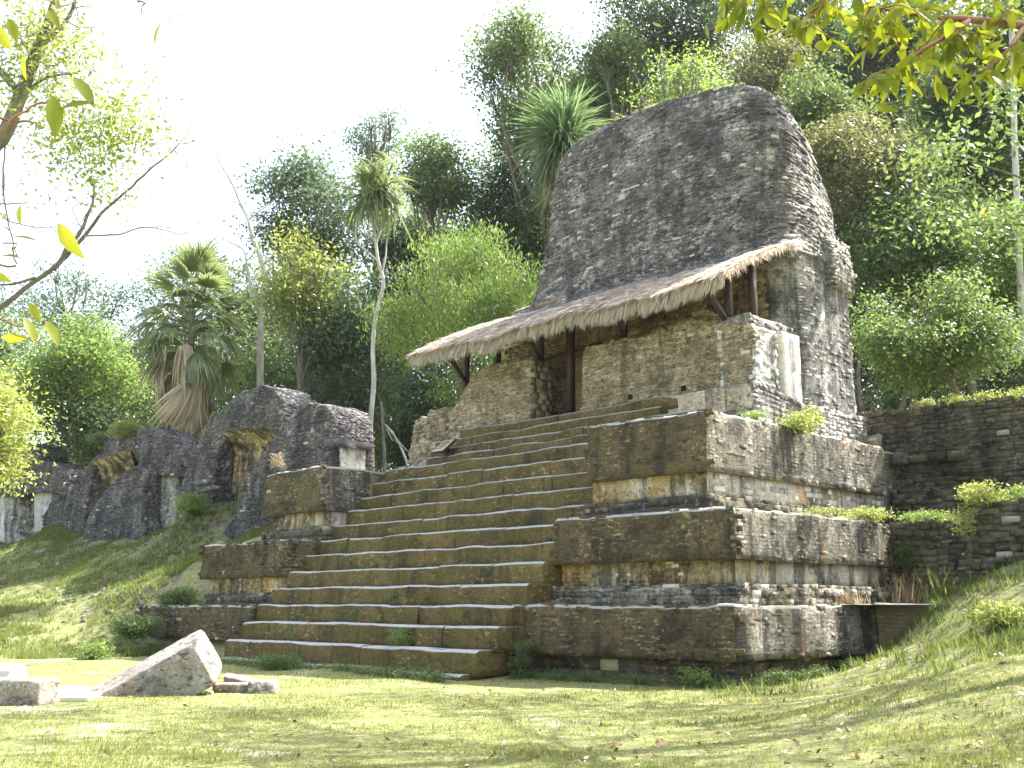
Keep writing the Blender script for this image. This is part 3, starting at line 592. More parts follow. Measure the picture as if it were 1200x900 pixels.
grid_stones('bulge_masonry', bG, M['combside'], bo, L=(.18, .4), H=.10, D=.14, seed=58, prot=(-.01, .035))

# ------------------------------------------------------------------ thatched shelter in front of the comb
thatch = thing('thatched_shelter', 'sloping palm thatch roof on dark timber posts over the temple doorway', 'thatch roof', loc=(-22, 24.4, 7.35))
EX0, EX1, EY, BY, EZ, BZ = -28.15, -15.55, 22.72, 26.6, 9.95, 11.78
def tz(x, y):
    t = (y-EY)/(BY-EY); return EZ+(BZ-EZ)*t+.10*math.sin(math.pi*min(max(t, 0), 1))+.05*math.sin(x*1.1)+.03*math.sin(x*2.7+1)
us = np.linspace(EX0, EX1, 60); vs = np.linspace(EY, BY, 12); V = []
for k, dz in ((0, -.02), (1, -.17)):
    for y in vs:
        for x in us:
            e = max(0, (EX0+.9-x))/.9*.55+max(0, (x-(EX1-.5)))/.5*.0
            V.append((x, y+(e*.5 if y < EY+.01 else 0), tz(x, y)+dz-e*.16))
nu, nv_ = 60, 12; i = np.arange(nv_-1)[:, None]*nu; j = np.arange(nu-1)[None]
Q = np.stack([i+j, i+j+1, i+nu+j+1, i+nu+j], -1).reshape(-1, 4); o2 = nu*nv_
bd = [k for k in range(nu)]+[r_*nu+nu-1 for r_ in range(1, nv_)]+[(nv_-1)*nu+k for k in range(nu-2, -1, -1)]+[r_*nu for r_ in range(nv_-2, 0, -1)]
bd = np.array(bd); Qs = np.stack([bd, bd+o2, np.roll(bd, -1)+o2, np.roll(bd, -1)], -1)
mk('thatch_bed', V, [Q, Q[:, ::-1]+o2, Qs], LM['thatch'], thatch, np.full(len(V), .3))
def strands(n, fringe=False, gable=0, seed=0):
    r = np.random.default_rng(seed); x = r.uniform(EX0, EX1, n); t = r.random(n)
    if gable: x = np.full(n, EX1 if gable > 0 else EX0)+r.normal(0, .05, n)
    if fringe: t = r.uniform(-.0, .05, n)
    y = EY+(BY-EY)*t; z = np.array([tz(a, b) for a, b in zip(x, y)])+r.uniform(-.02, .05, n)
    if fringe: z -= r.uniform(0, .16, n)
    rag = 1+  .18*vnoise(np.column_stack([x*3.1, 0*x, 0*x]), 5)+.25*vnoise(np.column_stack([x*9, 0*x, 0*x]), 6)
    L = r.uniform(.3, .55, n) if not fringe else r.uniform(.22, .5, n)*rag
    sl_ = np.array([0, -.90, -.43]); d = np.tile(sl_, (n, 1))+r.normal(0, .09, (n, 3))
    if fringe: d = np.column_stack([r.normal(0, .12, n), -.38+r.normal(0, .12, n), -np.ones(n)])
    if gable: d = np.column_stack([gable*np.abs(r.normal(.15, .12, n)), r.normal(-.25, .3, n), -r.uniform(.2, 1, n)]); L = r.uniform(.12, .4, n)
    d /= np.linalg.norm(d, axis=1)[:, None]; P0 = np.column_stack([x, y, z]); wv = np.column_stack([np.ones(n), r.normal(0, .3, n), r.normal(0, .3, n)]); wv *= (r.uniform(.008, .022, n)/np.linalg.norm(wv, axis=1))[:, None]
    P1 = P0+d*L[:, None]*.6+np.array([0, 0, .0]); P2 = P0+d*L[:, None]+np.array([0, 0, -.02])
    V = np.stack([P0-wv, P0+wv, P1+wv*.9, P1-wv*.9, P2], 1).reshape(-1, 3); b = np.arange(n)[:, None]*5
    tn = np.repeat(np.clip(r.normal(.55 if not fringe else .5, .25, n), 0, 1), 5)
    return V, [b+np.array([[0, 1, 2, 3]]), b+np.array([[3, 2, 4]])], tn
mb = MB(); V, Fs, tn = strands(26000, seed=1); mb.add(V, Fs, tn); o = mb.build('thatch_surface', LM['thatch'], thatch); o['kind'] = 'stuff'
mb = MB()
V, Fs, tn = strands(11000, True, seed=2); mb.add(V, Fs, tn*.8); V, Fs, tn = strands(260, gable=1, seed=3); mb.add(V, Fs, tn); V, Fs, tn = strands(600, gable=-1, seed=4); mb.add(V, Fs, tn)
o = mb.build('thatch_fringe', LM['thatch'], thatch); o['kind'] = 'stuff'
def timber(name, a, b, wd=.15, label=None):
    V, Fq = box_geo(a, b, wd, wd); o = mk(name, V, Fq, M['wood'], thatch, np.full(len(V), .5))
    if label: o['label'] = label
    return o
def zt(x, y): return tz(x, y)-.2
for px, pyb, y in [(546, 447, 24.3), (583, 428, 25.2), (633, 416, 24.35), (669, 480, 24.75), (731, 396, 24.4), (854, 378, 24.3), (883, 376, 24.55)]:
    p = onY(px, pyb, y); timber('post', (p[0], y, p[2]-.25), (p[0]+.02, y+.01, zt(p[0], y)+.05), .17 if px != 669 else .2)
for (px, py), (qx, qy) in [((545, 447), (528, 421)), ((632, 420), (622, 402)), ((730, 396), (722, 376)), ((851, 376), (833, 347))]:
    p = onY(px, py, 24.2); q = onY(qx, qy, 23.3); timber('brace', p, q, .13)
a = onY(672, 409, 24.9); b = onY(640, 422, 24.9); timber('tie_beam', b-np.array([.5, 0, 0]), a+np.array([1.2, 0, 0]), .1)
for y in (23.0, 25.4): timber('purlin', (EX0+.4, y, zt(EX0, y)+.02), (EX1-.15, y, zt(EX1, y)+.02), .11)
for x in np.linspace(EX0+.6, EX1-.3, 9): timber('rafter', (x, EY+.1, tz(x, EY+.1)-.2), (x, BY-.1, tz(x, BY-.1)-.2), .09)
# inner partition seen through the doorway
slab('inner_pier', [(-23.7, 7.2), (-20.6, 7.2), (-20.6, 9.55), (-23.7, 9.4)], 25.6, .5, M['inner'], temple, seed=61)

# ------------------------------------------------------------------ small information sign at the foot of the upper steps
sgn = thing('information_sign', 'small slanted information panel on a dark wooden stand at the left of the upper steps', 'sign', loc=(-28.0, 22.6, 5.95))
bp = onY(522, 536, 22.6); bx, bz = bp[0], 5.97
V, Fq = box_geo((bx-.1, 22.75, bz), (bx-.1, 22.75, bz+.55), .5, .12); mk('stand', V, Fq, M['wood'], sgn, np.full(8, .5))
V, Fq = boxes(np.array([[bx-.08, 22.6, bz+.62]]), np.array([[1., .0, .0]]), np.array([[0, -.62, .78]]), np.array([.62]), np.array([.75]), np.array([.05]), .02); mk('panel_board', V, Fq, M['wood'], sgn, np.full(8, .5))
V, Fq = boxes(np.array([[bx-.08, 22.575, bz+.65]]), np.array([[1., .0, .0]]), np.array([[0, -.62, .78]]), np.array([.52]), np.array([.65]), np.array([.02]), .02); mk('panel_face', V, Fq, M['signface'], sgn, np.full(8, .5))
for q in range(5):
    V, Fq = boxes(np.array([[bx-.08+(.03 if q % 2 else -.02), 22.563-.018+.0, bz+.665]])+np.array([[0, .78, .62]])*(.2-q*.1), np.array([[1., .0, .0]]), np.array([[0, -.62, .78]]), np.array([.36]), np.array([.025]), np.array([.006]), .02); mk('text_line', V, Fq, M['wood'], sgn, np.full(8, .5))

# ------------------------------------------------------------------ ruined vault buildings on the left bank
def pxy(pts, y): return [(float(onY(a, b, y)[0]), float(onY(a, b, y)[2])) for a, b in pts]
def vault_soffit(name, top, bot, y0, y1, parent):
    """sloping underside of a corbel vault, from its lip on plane y0 down to the wall top on plane y1"""
    n = 22; m = 8; T = np.array([onY(a, b, y0) for a, b in top]); B = np.array([onY(a, b, y1) for a, b in bot])
    T = bez(T, n); B = bez(B, n); V = []
    for k in range(m):
        t = k/(m-1); V.append(T*(1-t)+B*t+np.array([0, .12*math.sin(math.pi*t), 0]))
    V = np.concatenate(V); V += (fbm(V*2.5, 4)*.05)[:, None]
    i = np.arange(m-1)[:, None]*n; j = np.arange(n-1)[None]; Q = np.stack([i+j, i+n+j, i+n+j+1, i+j+1], -1).reshape(-1, 4)
    V2 = V+np.array([0, .25, .15]); k = len(V)
    return mk(name, np.concatenate([V, V2]), [Q, Q[:, ::-1]+k], M['vault'], parent, np.full(2*k, .55))
def ashlar(parent, poly_px, y, L, H, mat, seed, name='ashlar_block'):
    r = np.random.default_rng(seed); P = pxy(poly_px, y); xs = [p[0] for p in P]; zs = [p[1] for p in P]; z = min(zs); n = 0; base = None
    while z < max(zs):
        x = min(xs)-r.random()*L
        while x < max(xs):
            l = L*r.uniform(.7, 1.35)
            if inpoly(np.array([x+l/2]), np.array([z+H/2]), P)[0]:
                V, Fq = boxes(np.array([[x+l/2, y-.01+r.uniform(-.02, .02), z+H/2]]), np.array([[1., 0, 0]]), np.array([[0, -1., 0]]), np.array([l*.96]), np.array([H*.95]), np.array([.14]), .07, r)
                mk(name, V, Fq, mat, parent, np.full(8, r.uniform(.3, .8))); n += 1
            x += l
        z += H
RS = (.28, .085, .05)
A = thing('ruined_vault_building', 'dark ruined vault with an ochre streaked corbel ceiling, nearest to the stairway', 'ruin', 'ruined vault buildings on the left bank', loc=(-41, 24.5, 4.6))
slab('vault_shell', pxy([(212, 590), (216, 550), (226, 528), (238, 505), (250, 488), (262, 474), (278, 460), (300, 451), (312, 455), (326, 470), (334, 520), (330, 520), (314, 503), (285, 502), (262, 508), (252, 528), (247, 590)][::-1], 24.3), 24.3, 1.7, M['ruin'], A, stones=RS, seed=71, bat=.05)
slab('front_mass', pxy([(338, 484), (350, 475), (362, 473), (374, 476), (381, 486), (386, 512), (388, 560), (318, 575), (309, 650), (250, 650), (258, 628), (277, 602), (281, 568), (296, 546), (315, 515), (330, 494)][::-1], 23.8), 23.8, 1.75, M['ruin'], A, stones=RS, seed=72, bat=.05)
vault_soffit('vault_ceiling', [(250, 520), (262, 509), (285, 502), (316, 500), (335, 505)], [(250, 545), (262, 538), (285, 532), (316, 524), (335, 520)], 24.35, 25.4, A)
slab('inner_wall', pxy([(244, 600), (246, 535), (271, 533), (311, 522), (345, 515), (345, 600)][::-1], 25.42), 25.42, .8, M['vault'], A, seed=73)
ashlar(A, [(252, 580), (254, 540), (271, 537), (311, 527), (322, 520), (322, 580)], 25.38, .36, .25, M['vault'], 5)
xe = float(onY(389, 540, 23.8)[0]); ye = float(onX(399, 540, xe)[1]); yf_ = float(onX(428, 540, xe)[1])
def flank(name, y0, y1, za, zb, x0, mat, sd, par):
    P = rpoly(rect(x0-.6, x0, y0, y1), .03, 1); loft_obj(name, [(za, P), (zb, P)], M[mat], par, res=.15, amp=.03, seed=sd)
flank('plaster_panel', ye, yf_, 5.0, float(onX(410, 525, xe)[2]), xe+.04, 'plaster', 74, A)
flank('cornice', ye-.5, yf_+.25, float(onX(410, 525, xe)[2])-.02, float(onX(410, 517, xe)[2]), xe+.16, 'ruin', 75, A)
for k, (px, py, s) in enumerate([(330, 560, .7), (250, 572, .5), (236, 566, .6), (242, 575, .45)]):
    p = onY(px, py, 23.5); V, Fq = boxes(p[None], np.array([[1., .3, .1]])/1.05, np.array([[-.28, -.95, 0]]), np.array([s]), np.array([s*.35]), np.array([s*.6]), .4); mk('fallen_stone', V, Fq, M['ruin'], A, np.full(8, .8))

Bn = thing('ruined_vault_building', 'small ruined vault with a mossy orange-streaked ceiling below the large fan palm', 'ruin', 'ruined vault buildings on the left bank', loc=(-52, 24.5, 5.4))
slab('vault_shell', pxy([(92, 640), (50, 625), (48, 606), (60, 584), (80, 572), (92, 560), (98, 548), (104, 538), (114, 532), (116, 521), (122, 514), (142, 508), (158, 502), (168, 499), (182, 505), (200, 514), (208, 540), (206, 558), (190, 557), (166, 556), (158, 538), (150, 528), (110, 541), (104, 555), (100, 575), (97, 600)][::-1], 24.6), 24.6, 1.5, M['ruin'], Bn, stones=(.30, .09, .05), seed=81, bat=.05)
slab('broken_wall', pxy([(155, 546), (167, 550), (167, 640), (95, 640), (104, 600), (118, 580), (132, 562)][::-1], 24.0), 24.0, 1.6, M['ruin'], Bn, stones=(.30, .09, .05), seed=82, bat=.05)
vault_soffit('vault_ceiling', [(100, 548), (110, 541), (130, 533), (152, 527)], [(104, 590), (112, 585), (134, 572), (156, 560)], 24.65, 25.9, Bn)
slab('inner_wall', pxy([(96, 640), (98, 580), (158, 556), (170, 556), (170, 640)][::-1], 25.95), 25.95, .8, M['vault'], Bn, seed=83)
slab('plaster_wall', pxy([(166, 640), (166, 554), (184, 553), (186, 560), (186, 640)][::-1], 25.3), 25.3, .8, M['plaster'], Bn, seed=84)
slab('plaster_wall', pxy([(188, 640), (188, 556), (198, 554), (206, 556), (206, 640)][::-1], 25.0), 25.0, .8, M['combside'], Bn, stones=(.34, .12, .04), seed=85)

Cn_ = thing('ruined_vault_building', 'grey ruined building with pale plaster piers at the far left edge', 'ruin', 'ruined vault buildings on the left bank', loc=(-64, 24.5, 6))
slab('vault_shell', pxy([(-60, 590), (-60, 535), (-30, 520), (0, 527), (20, 531), (32, 519), (38, 522), (44, 540), (60, 544), (68, 548), (72, 560), (70, 578), (66, 578), (40, 576), (22, 582), (0, 580)][::-1], 24.8), 24.8, 1.6, M['ruin'], Cn_, stones=(.34, .10, .05), seed=91, bat=.05)
for k, (xa, xb, yy, mt) in enumerate([(-60, 4, 25.0, 'plaster'), (4, 22, 25.1, 'combside'), (22, 40, 26.2, 'side'), (40, 60, 25.2, 'plaster'), (60, 72, 25.3, 'ruin')]):
    slab('pier_wall', pxy([(xa, 660), (xa, 574), (xb, 574), (xb, 660)][::-1], yy), yy, .9, M[mt], Cn_, seed=92+k, stones=(.4, .14, .03) if mt != 'plaster' else None)

# ------------------------------------------------------------------ retaining walls on the right
W2 = thing('retaining_wall', 'long dark upper retaining wall running off to the right behind the temple', 'wall', loc=(-11, 29.6, 3.8))
slab('wall_face', pxy([(985, 640), (983, 490), (1010, 485), (1060, 481), (1100, 476), (1150, 471), (1200, 465), (1330, 452), (1330, 640)][::-1], 29.55), 29.55, 1.5, M['retain'], W2, stones=(.34, .11, .07), seed=101)
def hband(x0, x1, yy, z0, z1, n, parent, name, mat, th=.5):
    xs = np.linspace(x0, x1, n+1)
    for k in range(n):
        a, b = xs[k]+random.uniform(.0, .02), xs[k+1]-random.uniform(.01, .03); P = rpoly(rect(a, b, yy+random.uniform(-.02, .02), yy+th), .03, 1)
        loft_obj(name, [(z0+random.uniform(-.02, .02), P), (z1+random.uniform(-.03, .03), P)], M[mat], parent, res=.2, amp=.03, seed=k+int(yy*3), tone=random.uniform(.3, .8))
pL = onY(1045, 540, 29.3); pR = onY(1132, 540, 29.3)
hband(pL[0], pR[0], 29.28, 5.5, 5.74, 4, W2, 'lintel_slab', 'retain')
slab('lower_course', pxy([(1040, 640), (1040, 577), (1205, 566), (1330, 558), (1330, 640)][::-1], 29.1), 29.1, 1.0, M['retain'], W2, stones=(.45, .2, .05), seed=102)
V, Fq = box_geo(onY(1010, 520, 29.3), onY(1033, 517, 29.3), .3, .4); mk('loose_slab', V, Fq, M['side'], W2, np.full(8, .6))
W1 = thing('low_retaining_wall', 'low mossy stone wall closing the terrace between the temple and the right bank', 'wall', loc=(-11.6, 25.9, 1.6))
slab('wall_face', pxy([(1042, 720), (1042, 614), (1060, 613), (1128, 612), (1160, 612), (1160, 720)][::-1], 25.75), 25.75, 1.6, M['retain'], W1, stones=(.3, .13, .05), seed=103)
W0 = thing('sloping_ruin_wall', 'rough dark stone wall with a slanting end, rising from the right bank', 'wall', loc=(-8.5, 24.8, 2.2))
slab('wall_face', pxy([(1105, 740), (1122, 672), (1133, 630), (1141, 602), (1150, 592), (1175, 590), (1200, 587), (1330, 578), (1330, 760)][::-1], 24.4), 24.4, 2.2, M['retain'], W0, stones=(.34, .12, .09), seed=104, bat=.1)

# ------------------------------------------------------------------ loose blocks on the lawn
def chunk(name, o, e1, e2, e3, mat, parent=None, n=9, amp=.03, seed=0, rnd=.06, tone=.5, freq=3):
    """a hewn block spanned by three edge vectors, worn at its edges"""
    o = np.array(o, float); V = []; Fs = []; b = 0; E_ = [np.array(e, float) for e in (e1, e2, e3)]
    t = np.linspace(0, 1, n)
    key = {}
    def vid(a, b_, c):
        k = (round(a, 4), round(b_, 4), round(c, 4))
        if k not in key:
            q = np.array(k); d = q-.5; m = np.sort(np.abs(d))[::-1]; s = 1-rnd*(max(0, m[1]-.42)/.08)*.5-rnd*(max(0, m[2]-.42)/.08)*.5
            key[k] = len(V); V.append(o+sum(e*(.5+dd*s) for e, dd in zip(E_, d)))
        return key[k]
    for ax in range(3):
        for sd in (0, 1):
            for i in range(n-1):
                for j in range(n-1):
                    q = []
                    for (a, b2) in ((i, j), (i+1, j), (i+1, j+1), (i, j+1)):
                        c = [0, 0, 0]; c[ax] = float(sd); c[(ax+1) % 3] = t[a]; c[(ax+2) % 3] = t[b2]; q.append(vid(*c))
                    Fs.append(q if sd else q[::-1])
    V = np.array(V); Nn = V-V.mean(0); Nn /= np.linalg.norm(Nn, axis=1)[:, None]
    V = V+Nn*(fbm(V*freq, seed, 5, .6)*amp)[:, None]
    ob = mk(name, V, np.array(Fs), mat, parent, np.full(len(V), tone)); bpy.context.view_layer.objects.active = None
    return ob
def R3(r, h, z): return RT*r+HD*h+np.array([0, 0, z])
Atop = at(238, 734, 20.9)
b_ = chunk('fallen_monument', Atop, R3(-2.3, .1, -1.27), R3(.46, -.02, -.72), R3(.10, -.9, -.28), M['block'], n=21, amp=.03, seed=4, rnd=.045, tone=.5)
tag(b_, 'large toppled carved stone block leaning out of the lawn before the stairway', 'stone block')
g3 = 'broken slabs beside the toppled block'
for k, (px, py, v, a, b, c, lb) in enumerate([(250, 806, 20.6, (.78, -.1, .0), (.1, .62, .02), (-.05, .0, .2), 'flat broken slab tucked under the right end of the toppled block'),
      (262, 795, 20.9, (.62, .2, -.14), (-.1, .5, .05), (0, 0, .14), 'tilted thin slab resting on the broken flat slab'),
      (290, 808, 20.4, (.46, .05, 0), (0, .5, .0), (0, 0, .26), 'squared stone at the right end of the broken slabs'),
      (238, 812, 20.2, (.16, .0, 0), (0, .16, .0), (0, 0, .1), 'small loose stone in the grass under the toppled block')]):
    p = at(px, py, v); p[2] = -.04 if k != 1 else .14
    tag(chunk('broken_slab', p, R3(*a), R3(*b), R3(*c), M['block'], n=7, amp=.03, seed=20+k, tone=.9), lb, 'stone', g3)
p = at(45, 823, 18.2); p[2] = -.05
tag(chunk('altar_stone', p, R3(-1.6, .1, 0), R3(.06, .75, 0), R3(0, 0, .44), M['block'], n=11, amp=.03, seed=31, tone=.6), 'low squared stone block cut by the left edge of the picture', 'stone block')
p = at(52, 817, 19.0); p[2] = -.03
tag(chunk('paving_slab', p, R3(.75, .05, 0), R3(-.2, 1.1, 0), R3(0, 0, .09), M['block'], n=9, amp=.03, seed=32, tone=1), 'sunlit flat slab lying in the grass right of the squared block', 'stone')
p = at(14, 792, 22.5); p[2] = -.05
tag(chunk('boulder', p, R3(-.7, .1, 0), R3(.0, .6, 0), R3(.05, .05, .42), M['block'], n=8, amp=.12, seed=33, rnd=.5, tone=1), 'pale rounded stone behind the squared block at the left edge', 'stone')

# ------------------------------------------------------------------ foliage
def leaf_quads(P, Nn, L, W, r, droop=0):
    n = len(P); a = r.normal(0, 1, (n, 3)); T = np.cross(Nn, a); T /= np.linalg.norm(T, axis=1)[:, None]+1e-9; T[:, 2] -= droop; T /= np.linalg.norm(T, axis=1)[:, None]+1e-9
    B = np.cross(Nn, T); B /= np.linalg.norm(B, axis=1)[:, None]+1e-9
    L = L[:, None]; W = W[:, None]
    return np.stack([P-T*L*.5, P-B*W*.5+T*L*.02-Nn*L*.05, P+T*L*.5-Nn*L*.1, P+B*W*.5+T*L*.02-Nn*L*.05], 1).reshape(-1, 3), np.arange(n*4).reshape(-1, 4)
def leaves(mb, lobes, size, lai, r, clump=10, spread=2.2, droop=0., wr=.5, tb=.0, shell=.35):
    """leaf clumps spread through each lobe (centre, radii); the outer shell is denser"""
    for c, R in lobes:
        c = np.array(c); R = np.array(R)*np.ones(3); area = math.pi*R[0]*R[2]; n = int(lai*area/(size*size*wr*.6)); k = max(4, n//clump)
        d = r.normal(0, 1, (k, 3)); d /= np.linalg.norm(d, axis=1)[:, None]; rad = 1-shell*r.random(k)**1.3; rad *= 1+.26*vnoise(d*2.1+c*.3, 3)+.14*vnoise(d*5+c, 8)
        C = c+d*R*rad[:, None]; ct = np.clip(.40+tb+.2*vnoise(C*.45, 6)+r.normal(0, .16, k), 0, 1)
        m = clump; P = np.repeat(C, m, 0)+r.normal(0, 1, (k*m, 3))*size*spread*np.array([1, 1, .55]); dd = np.repeat(d, m, 0)
        Nn = dd*.55+r.normal(0, .55, (k*m, 3))+np.array([0, 0, .55]); Nn /= np.linalg.norm(Nn, axis=1)[:, None]
        s = size*r.uniform(.6, 1.3, k*m); V, Fq = leaf_quads(P, Nn, s, s*wr, r, droop)
        tn = np.clip(np.repeat(ct, m)+r.normal(0, .13, k*m), 0, 1); mb.add(V, Fq, np.repeat(tn, 4))
def tree(label, px, py, rx, ry, v, mat, size=.26, lai=3.9, nl=9, seed=0, bark='bark', name='forest_tree', cat='tree', group=None, base=None, clump=22, droop=0., depth=.8, lr=(.30, .5), trunk=.0, wr=.5, tb=0., shell=.55, spread=2.7, offv=0):
    r = np.random.default_rng(seed+1000); c = at(px, py, v); k = v/F*1.0; R = np.array([rx*k, rx*k*depth, ry*k])*1.14; nl = int(nl*2.3); lr = (lr[0]*.6, lr[1]*.8)
    lob = []
    for q in range(nl):
        d = r.normal(0, 1, 3); d /= np.linalg.norm(d); s = r.uniform(*lr); rad = (.25+.75*r.random()**.5)*(1-s*.6)
        cc = c+(RT*d[0]*R[0]+HD*d[1]*R[1]+np.array([0, 0, 1])*d[2]*R[2])*rad; rr = s*np.array([R[0]*.5+R[2]*.5, R[0]*.5+R[2]*.5, R[2]*.55+R[0]*.3])
        lob.append((cc, rr))
    bxy = (at(base, py, v) if base is not None else c+RT*r.normal(0, .1)*R[0])[:2]; gz = float(gh(*bxy, False)[0])
    th = trunk or max(.10, .0135*(c[2]-gz))
    root = thing(name, label, cat, group, loc=(bxy[0], bxy[1], gz))
    tk = MB(); fork = c-np.array([0, 0, R[2]*.45]); mid_ = (np.array([*bxy, gz])+fork)/2+r.normal(0, .04, 3)*(c[2]-gz)
    pts = bez([np.array([*bxy, gz-.4]), mid_, fork], 9); V, Fs = tube_geo(pts, np.linspace(th, th*.55, 9), 8); tk.add(V, Fs); tk.build('trunk', M[bark], root, True)
    br = MB()
    for cc, rr in lob:
        q = pts[r.integers(5, 9)]; m_ = (q+cc)/2+r.normal(0, .07, 3)*np.linalg.norm(cc-q); V, Fs = tube_geo(bez([q, m_, cc], 9), np.linspace(th*.34, th*.07, 9), 5); br.add(V, Fs)
        for _ in range(4):
            d = r.normal(0, 1, 3); d /= np.linalg.norm(d); e = cc+d*rr*.85; V, Fs = tube_geo(bez([cc*.6+m_*.4, (cc+e)/2+r.normal(0, .1, 3)*rr[0], e], 5), np.linspace(th*.13, .015, 5), 4); br.add(V, Fs)
    br.build('branches', M[bark], root, True)
    mb = MB(); leaves(mb, lob, size, lai, r, clump=clump, droop=droop, wr=wr, tb=tb, shell=shell, spread=spread); o = mb.build('crown', LM[mat], root)
    return root
GF = 'rainforest trees behind the temple'
TR = [
 # label, px, py, rx, ry, v, mat, extra
 ('tall spreading tree with gappy crown standing left of the temple roof comb', 640, 108, 98, 118, 64, 'mid', dict(nl=16, lai=3.1, seed=1, lr=(.22, .40))),
 ('broad dark tree high above the middle of the roof comb', 800, 30, 95, 70, 64, 'dark', dict(nl=12, lai=2.8, seed=2, tb=-.15)),
 ('thinly leaved tree rising behind the crooked slim palm', 447, 165, 44, 38, 92, 'blue', dict(nl=7, lai=1.5, seed=3, size=.3)),
 ('deep green tree between the slim palm and the tall spreading tree', 505, 215, 52, 55, 66, 'mid', dict(nl=9, seed=4)),
 ('rounded blue-green tree right of the bare white tree', 362, 245, 62, 75, 62, 'blue', dict(nl=11, lai=3, seed=5)),
 ('yellow-green tree hung with grey vines right of the bare white trunk', 352, 335, 46, 72, 55, 'yellow', dict(nl=10, lai=2.6, seed=6, size=.24, base=365)),
 ('bright feathery weeping tree beside the left end of the thatch', 538, 350, 92, 120, 50, 'bright', dict(nl=13, lai=2.9, seed=7, size=.19, droop=1.3, wr=.34, lr=(.22, .36), tb=-.02, clump=16)),
 ('bushy light green tree behind the far left ruin', 105, 440, 78, 62, 66, 'bright', dict(nl=12, lai=3.2, seed=8, size=.28)),
 ('sparse tree with airy crown over the far left ruins', 80, 350, 88, 42, 88, 'blue', dict(nl=10, lai=1.2, seed=9, size=.3)),
 ('dark bush-like tree between the far left ruin and the fan palm', 125, 500, 66, 48, 66, 'dark', dict(nl=9, lai=2.6, seed=10)),
 ('small green tree left of the fan palm foot', 165, 470, 30, 30, 70, 'mid', dict(nl=6, lai=3, seed=11)),
 ('sunlit tree behind the crown of the fan palm', 215, 335, 60, 42, 92, 'mid', dict(nl=8, lai=1.6, seed=12, size=.3)),
 ('dark tree filling the gap between fan palm and bare white tree', 285, 400, 48, 70, 78, 'dark', dict(nl=9, seed=13)),
 ('dark understorey tree right of the vine-hung tree', 410, 420, 52, 95, 56, 'blue', dict(nl=11, seed=14, tb=-.1)),
 ('shaded tree behind the feathery weeping tree, above the thatch end', 600, 300, 60, 110, 66, 'dark', dict(nl=12, seed=15)),
 ('dark tree in the middle distance behind the weeping tree', 480, 330, 56, 90, 74, 'dark', dict(nl=11, seed=16)),
 ('dark low tree at the foot of the slim palm', 400, 520, 56, 46, 58, 'dark', dict(nl=8, seed=17, tb=-.2)),
 ('low shaded tree left of the broken temple wall', 500, 500, 46, 60, 62, 'dark', dict(nl=9, seed=18, tb=-.2)),
 ('low leafy tree behind the nearest ruin', 330, 460, 50, 60, 70, 'mid', dict(nl=8, seed=19, tb=-.1)),
 ('yellow-tipped leafy tree growing right behind the top of the roof comb', 805, 98, 62, 44, 50, 'bright', dict(nl=12, lai=2.2, seed=20, size=.19, lr=(.2, .36))),
 ('dark brownish tree behind the right shoulder of the roof comb', 893, 85, 40, 55, 58, 'olive', dict(nl=8, seed=21, tb=-.1)),
 ('green tree right of the roof comb top, under the overhanging leaves', 950, 150, 66, 80, 56, 'mid', dict(nl=12, seed=22)),
 ('tall tree with pale yellowish sprays right of the roof comb', 1010, 205, 72, 90, 50, 'olive', dict(nl=13, lai=2.6, seed=23, size=.22, base=1040)),
 ('large dark tree at the upper right edge', 1150, 170, 95, 110, 58, 'mid', dict(nl=14, seed=24, tb=-.12)),
 ('tree with leaning pale trunk in the right of the forest', 1080, 290, 78, 85, 47, 'mid', dict(nl=13, seed=25, base=1010, trunk=.12)),
 ('leafy tree at the right edge above the retaining wall', 1175, 330, 72, 92, 44, 'bright', dict(nl=12, seed=26, size=.2, tb=-.15, base=1230)),
 ('broad glossy bush-like tree hanging over the retaining wall', 1090, 385, 88, 66, 39, 'mid', dict(nl=14, lai=3.2, seed=27, size=.17, tb=.12, base=1150)),
 ('slender leafy tree directly behind the flank of the temple', 1000, 310, 36, 90, 52, 'mid', dict(nl=9, seed=28)),
 ('low dark tree under the glossy bush near the temple flank', 1012, 420, 30, 50, 50, 'dark', dict(nl=6, seed=29, tb=-.2)),
 ('broad dark tree closing the view on the right', 1130, 440, 120, 90, 62, 'dark', dict(nl=12, seed=30, tb=-.2, lai=3)),
 ('tall dark tree far behind the right forest', 1040, 90, 120, 110, 76, 'dark', dict(nl=14, seed=31)),
 ('tall tree behind the temple closing the gap above the thatch', 720, 200, 90, 110, 72, 'dark', dict(nl=12, seed=32)),
 ('low broad tree behind the nearest ruins, left of the slim palm', 440, 470, 90, 70, 84, 'dark', dict(nl=10, seed=33, tb=-.2)),
 ('far tree low behind the left ruins', 180, 450, 110, 66, 96, 'mid', dict(nl=10, lai=2.4, seed=34, size=.3)),
 ('leafy tree at the upper right corner, half out of the picture', 1240, 60, 100, 110, 54, 'mid', dict(nl=12, seed=35)),
 ('tree out at the right edge over the sloping wall', 1290, 380, 110, 120, 46, 'dark', dict(nl=12, seed=36)),
 ('dense tree filling the canopy between the spreading tree and the roof comb top', 720, 90, 50, 62, 62, 'mid', dict(nl=9, seed=38)),
 ('tall dark tree reaching the frame top right of the roof comb', 930, 40, 62, 62, 68, 'dark', dict(nl=10, seed=39)),
 ('tree at the left edge behind the ruins', -40, 430, 90, 90, 80, 'mid', dict(nl=10, lai=2.4, seed=37, size=.3)),
]
for lb, px, py, rx, ry, v, mt, kw in TR: tree(lb, px, py, rx, ry, v, mt, group=GF, **kw)

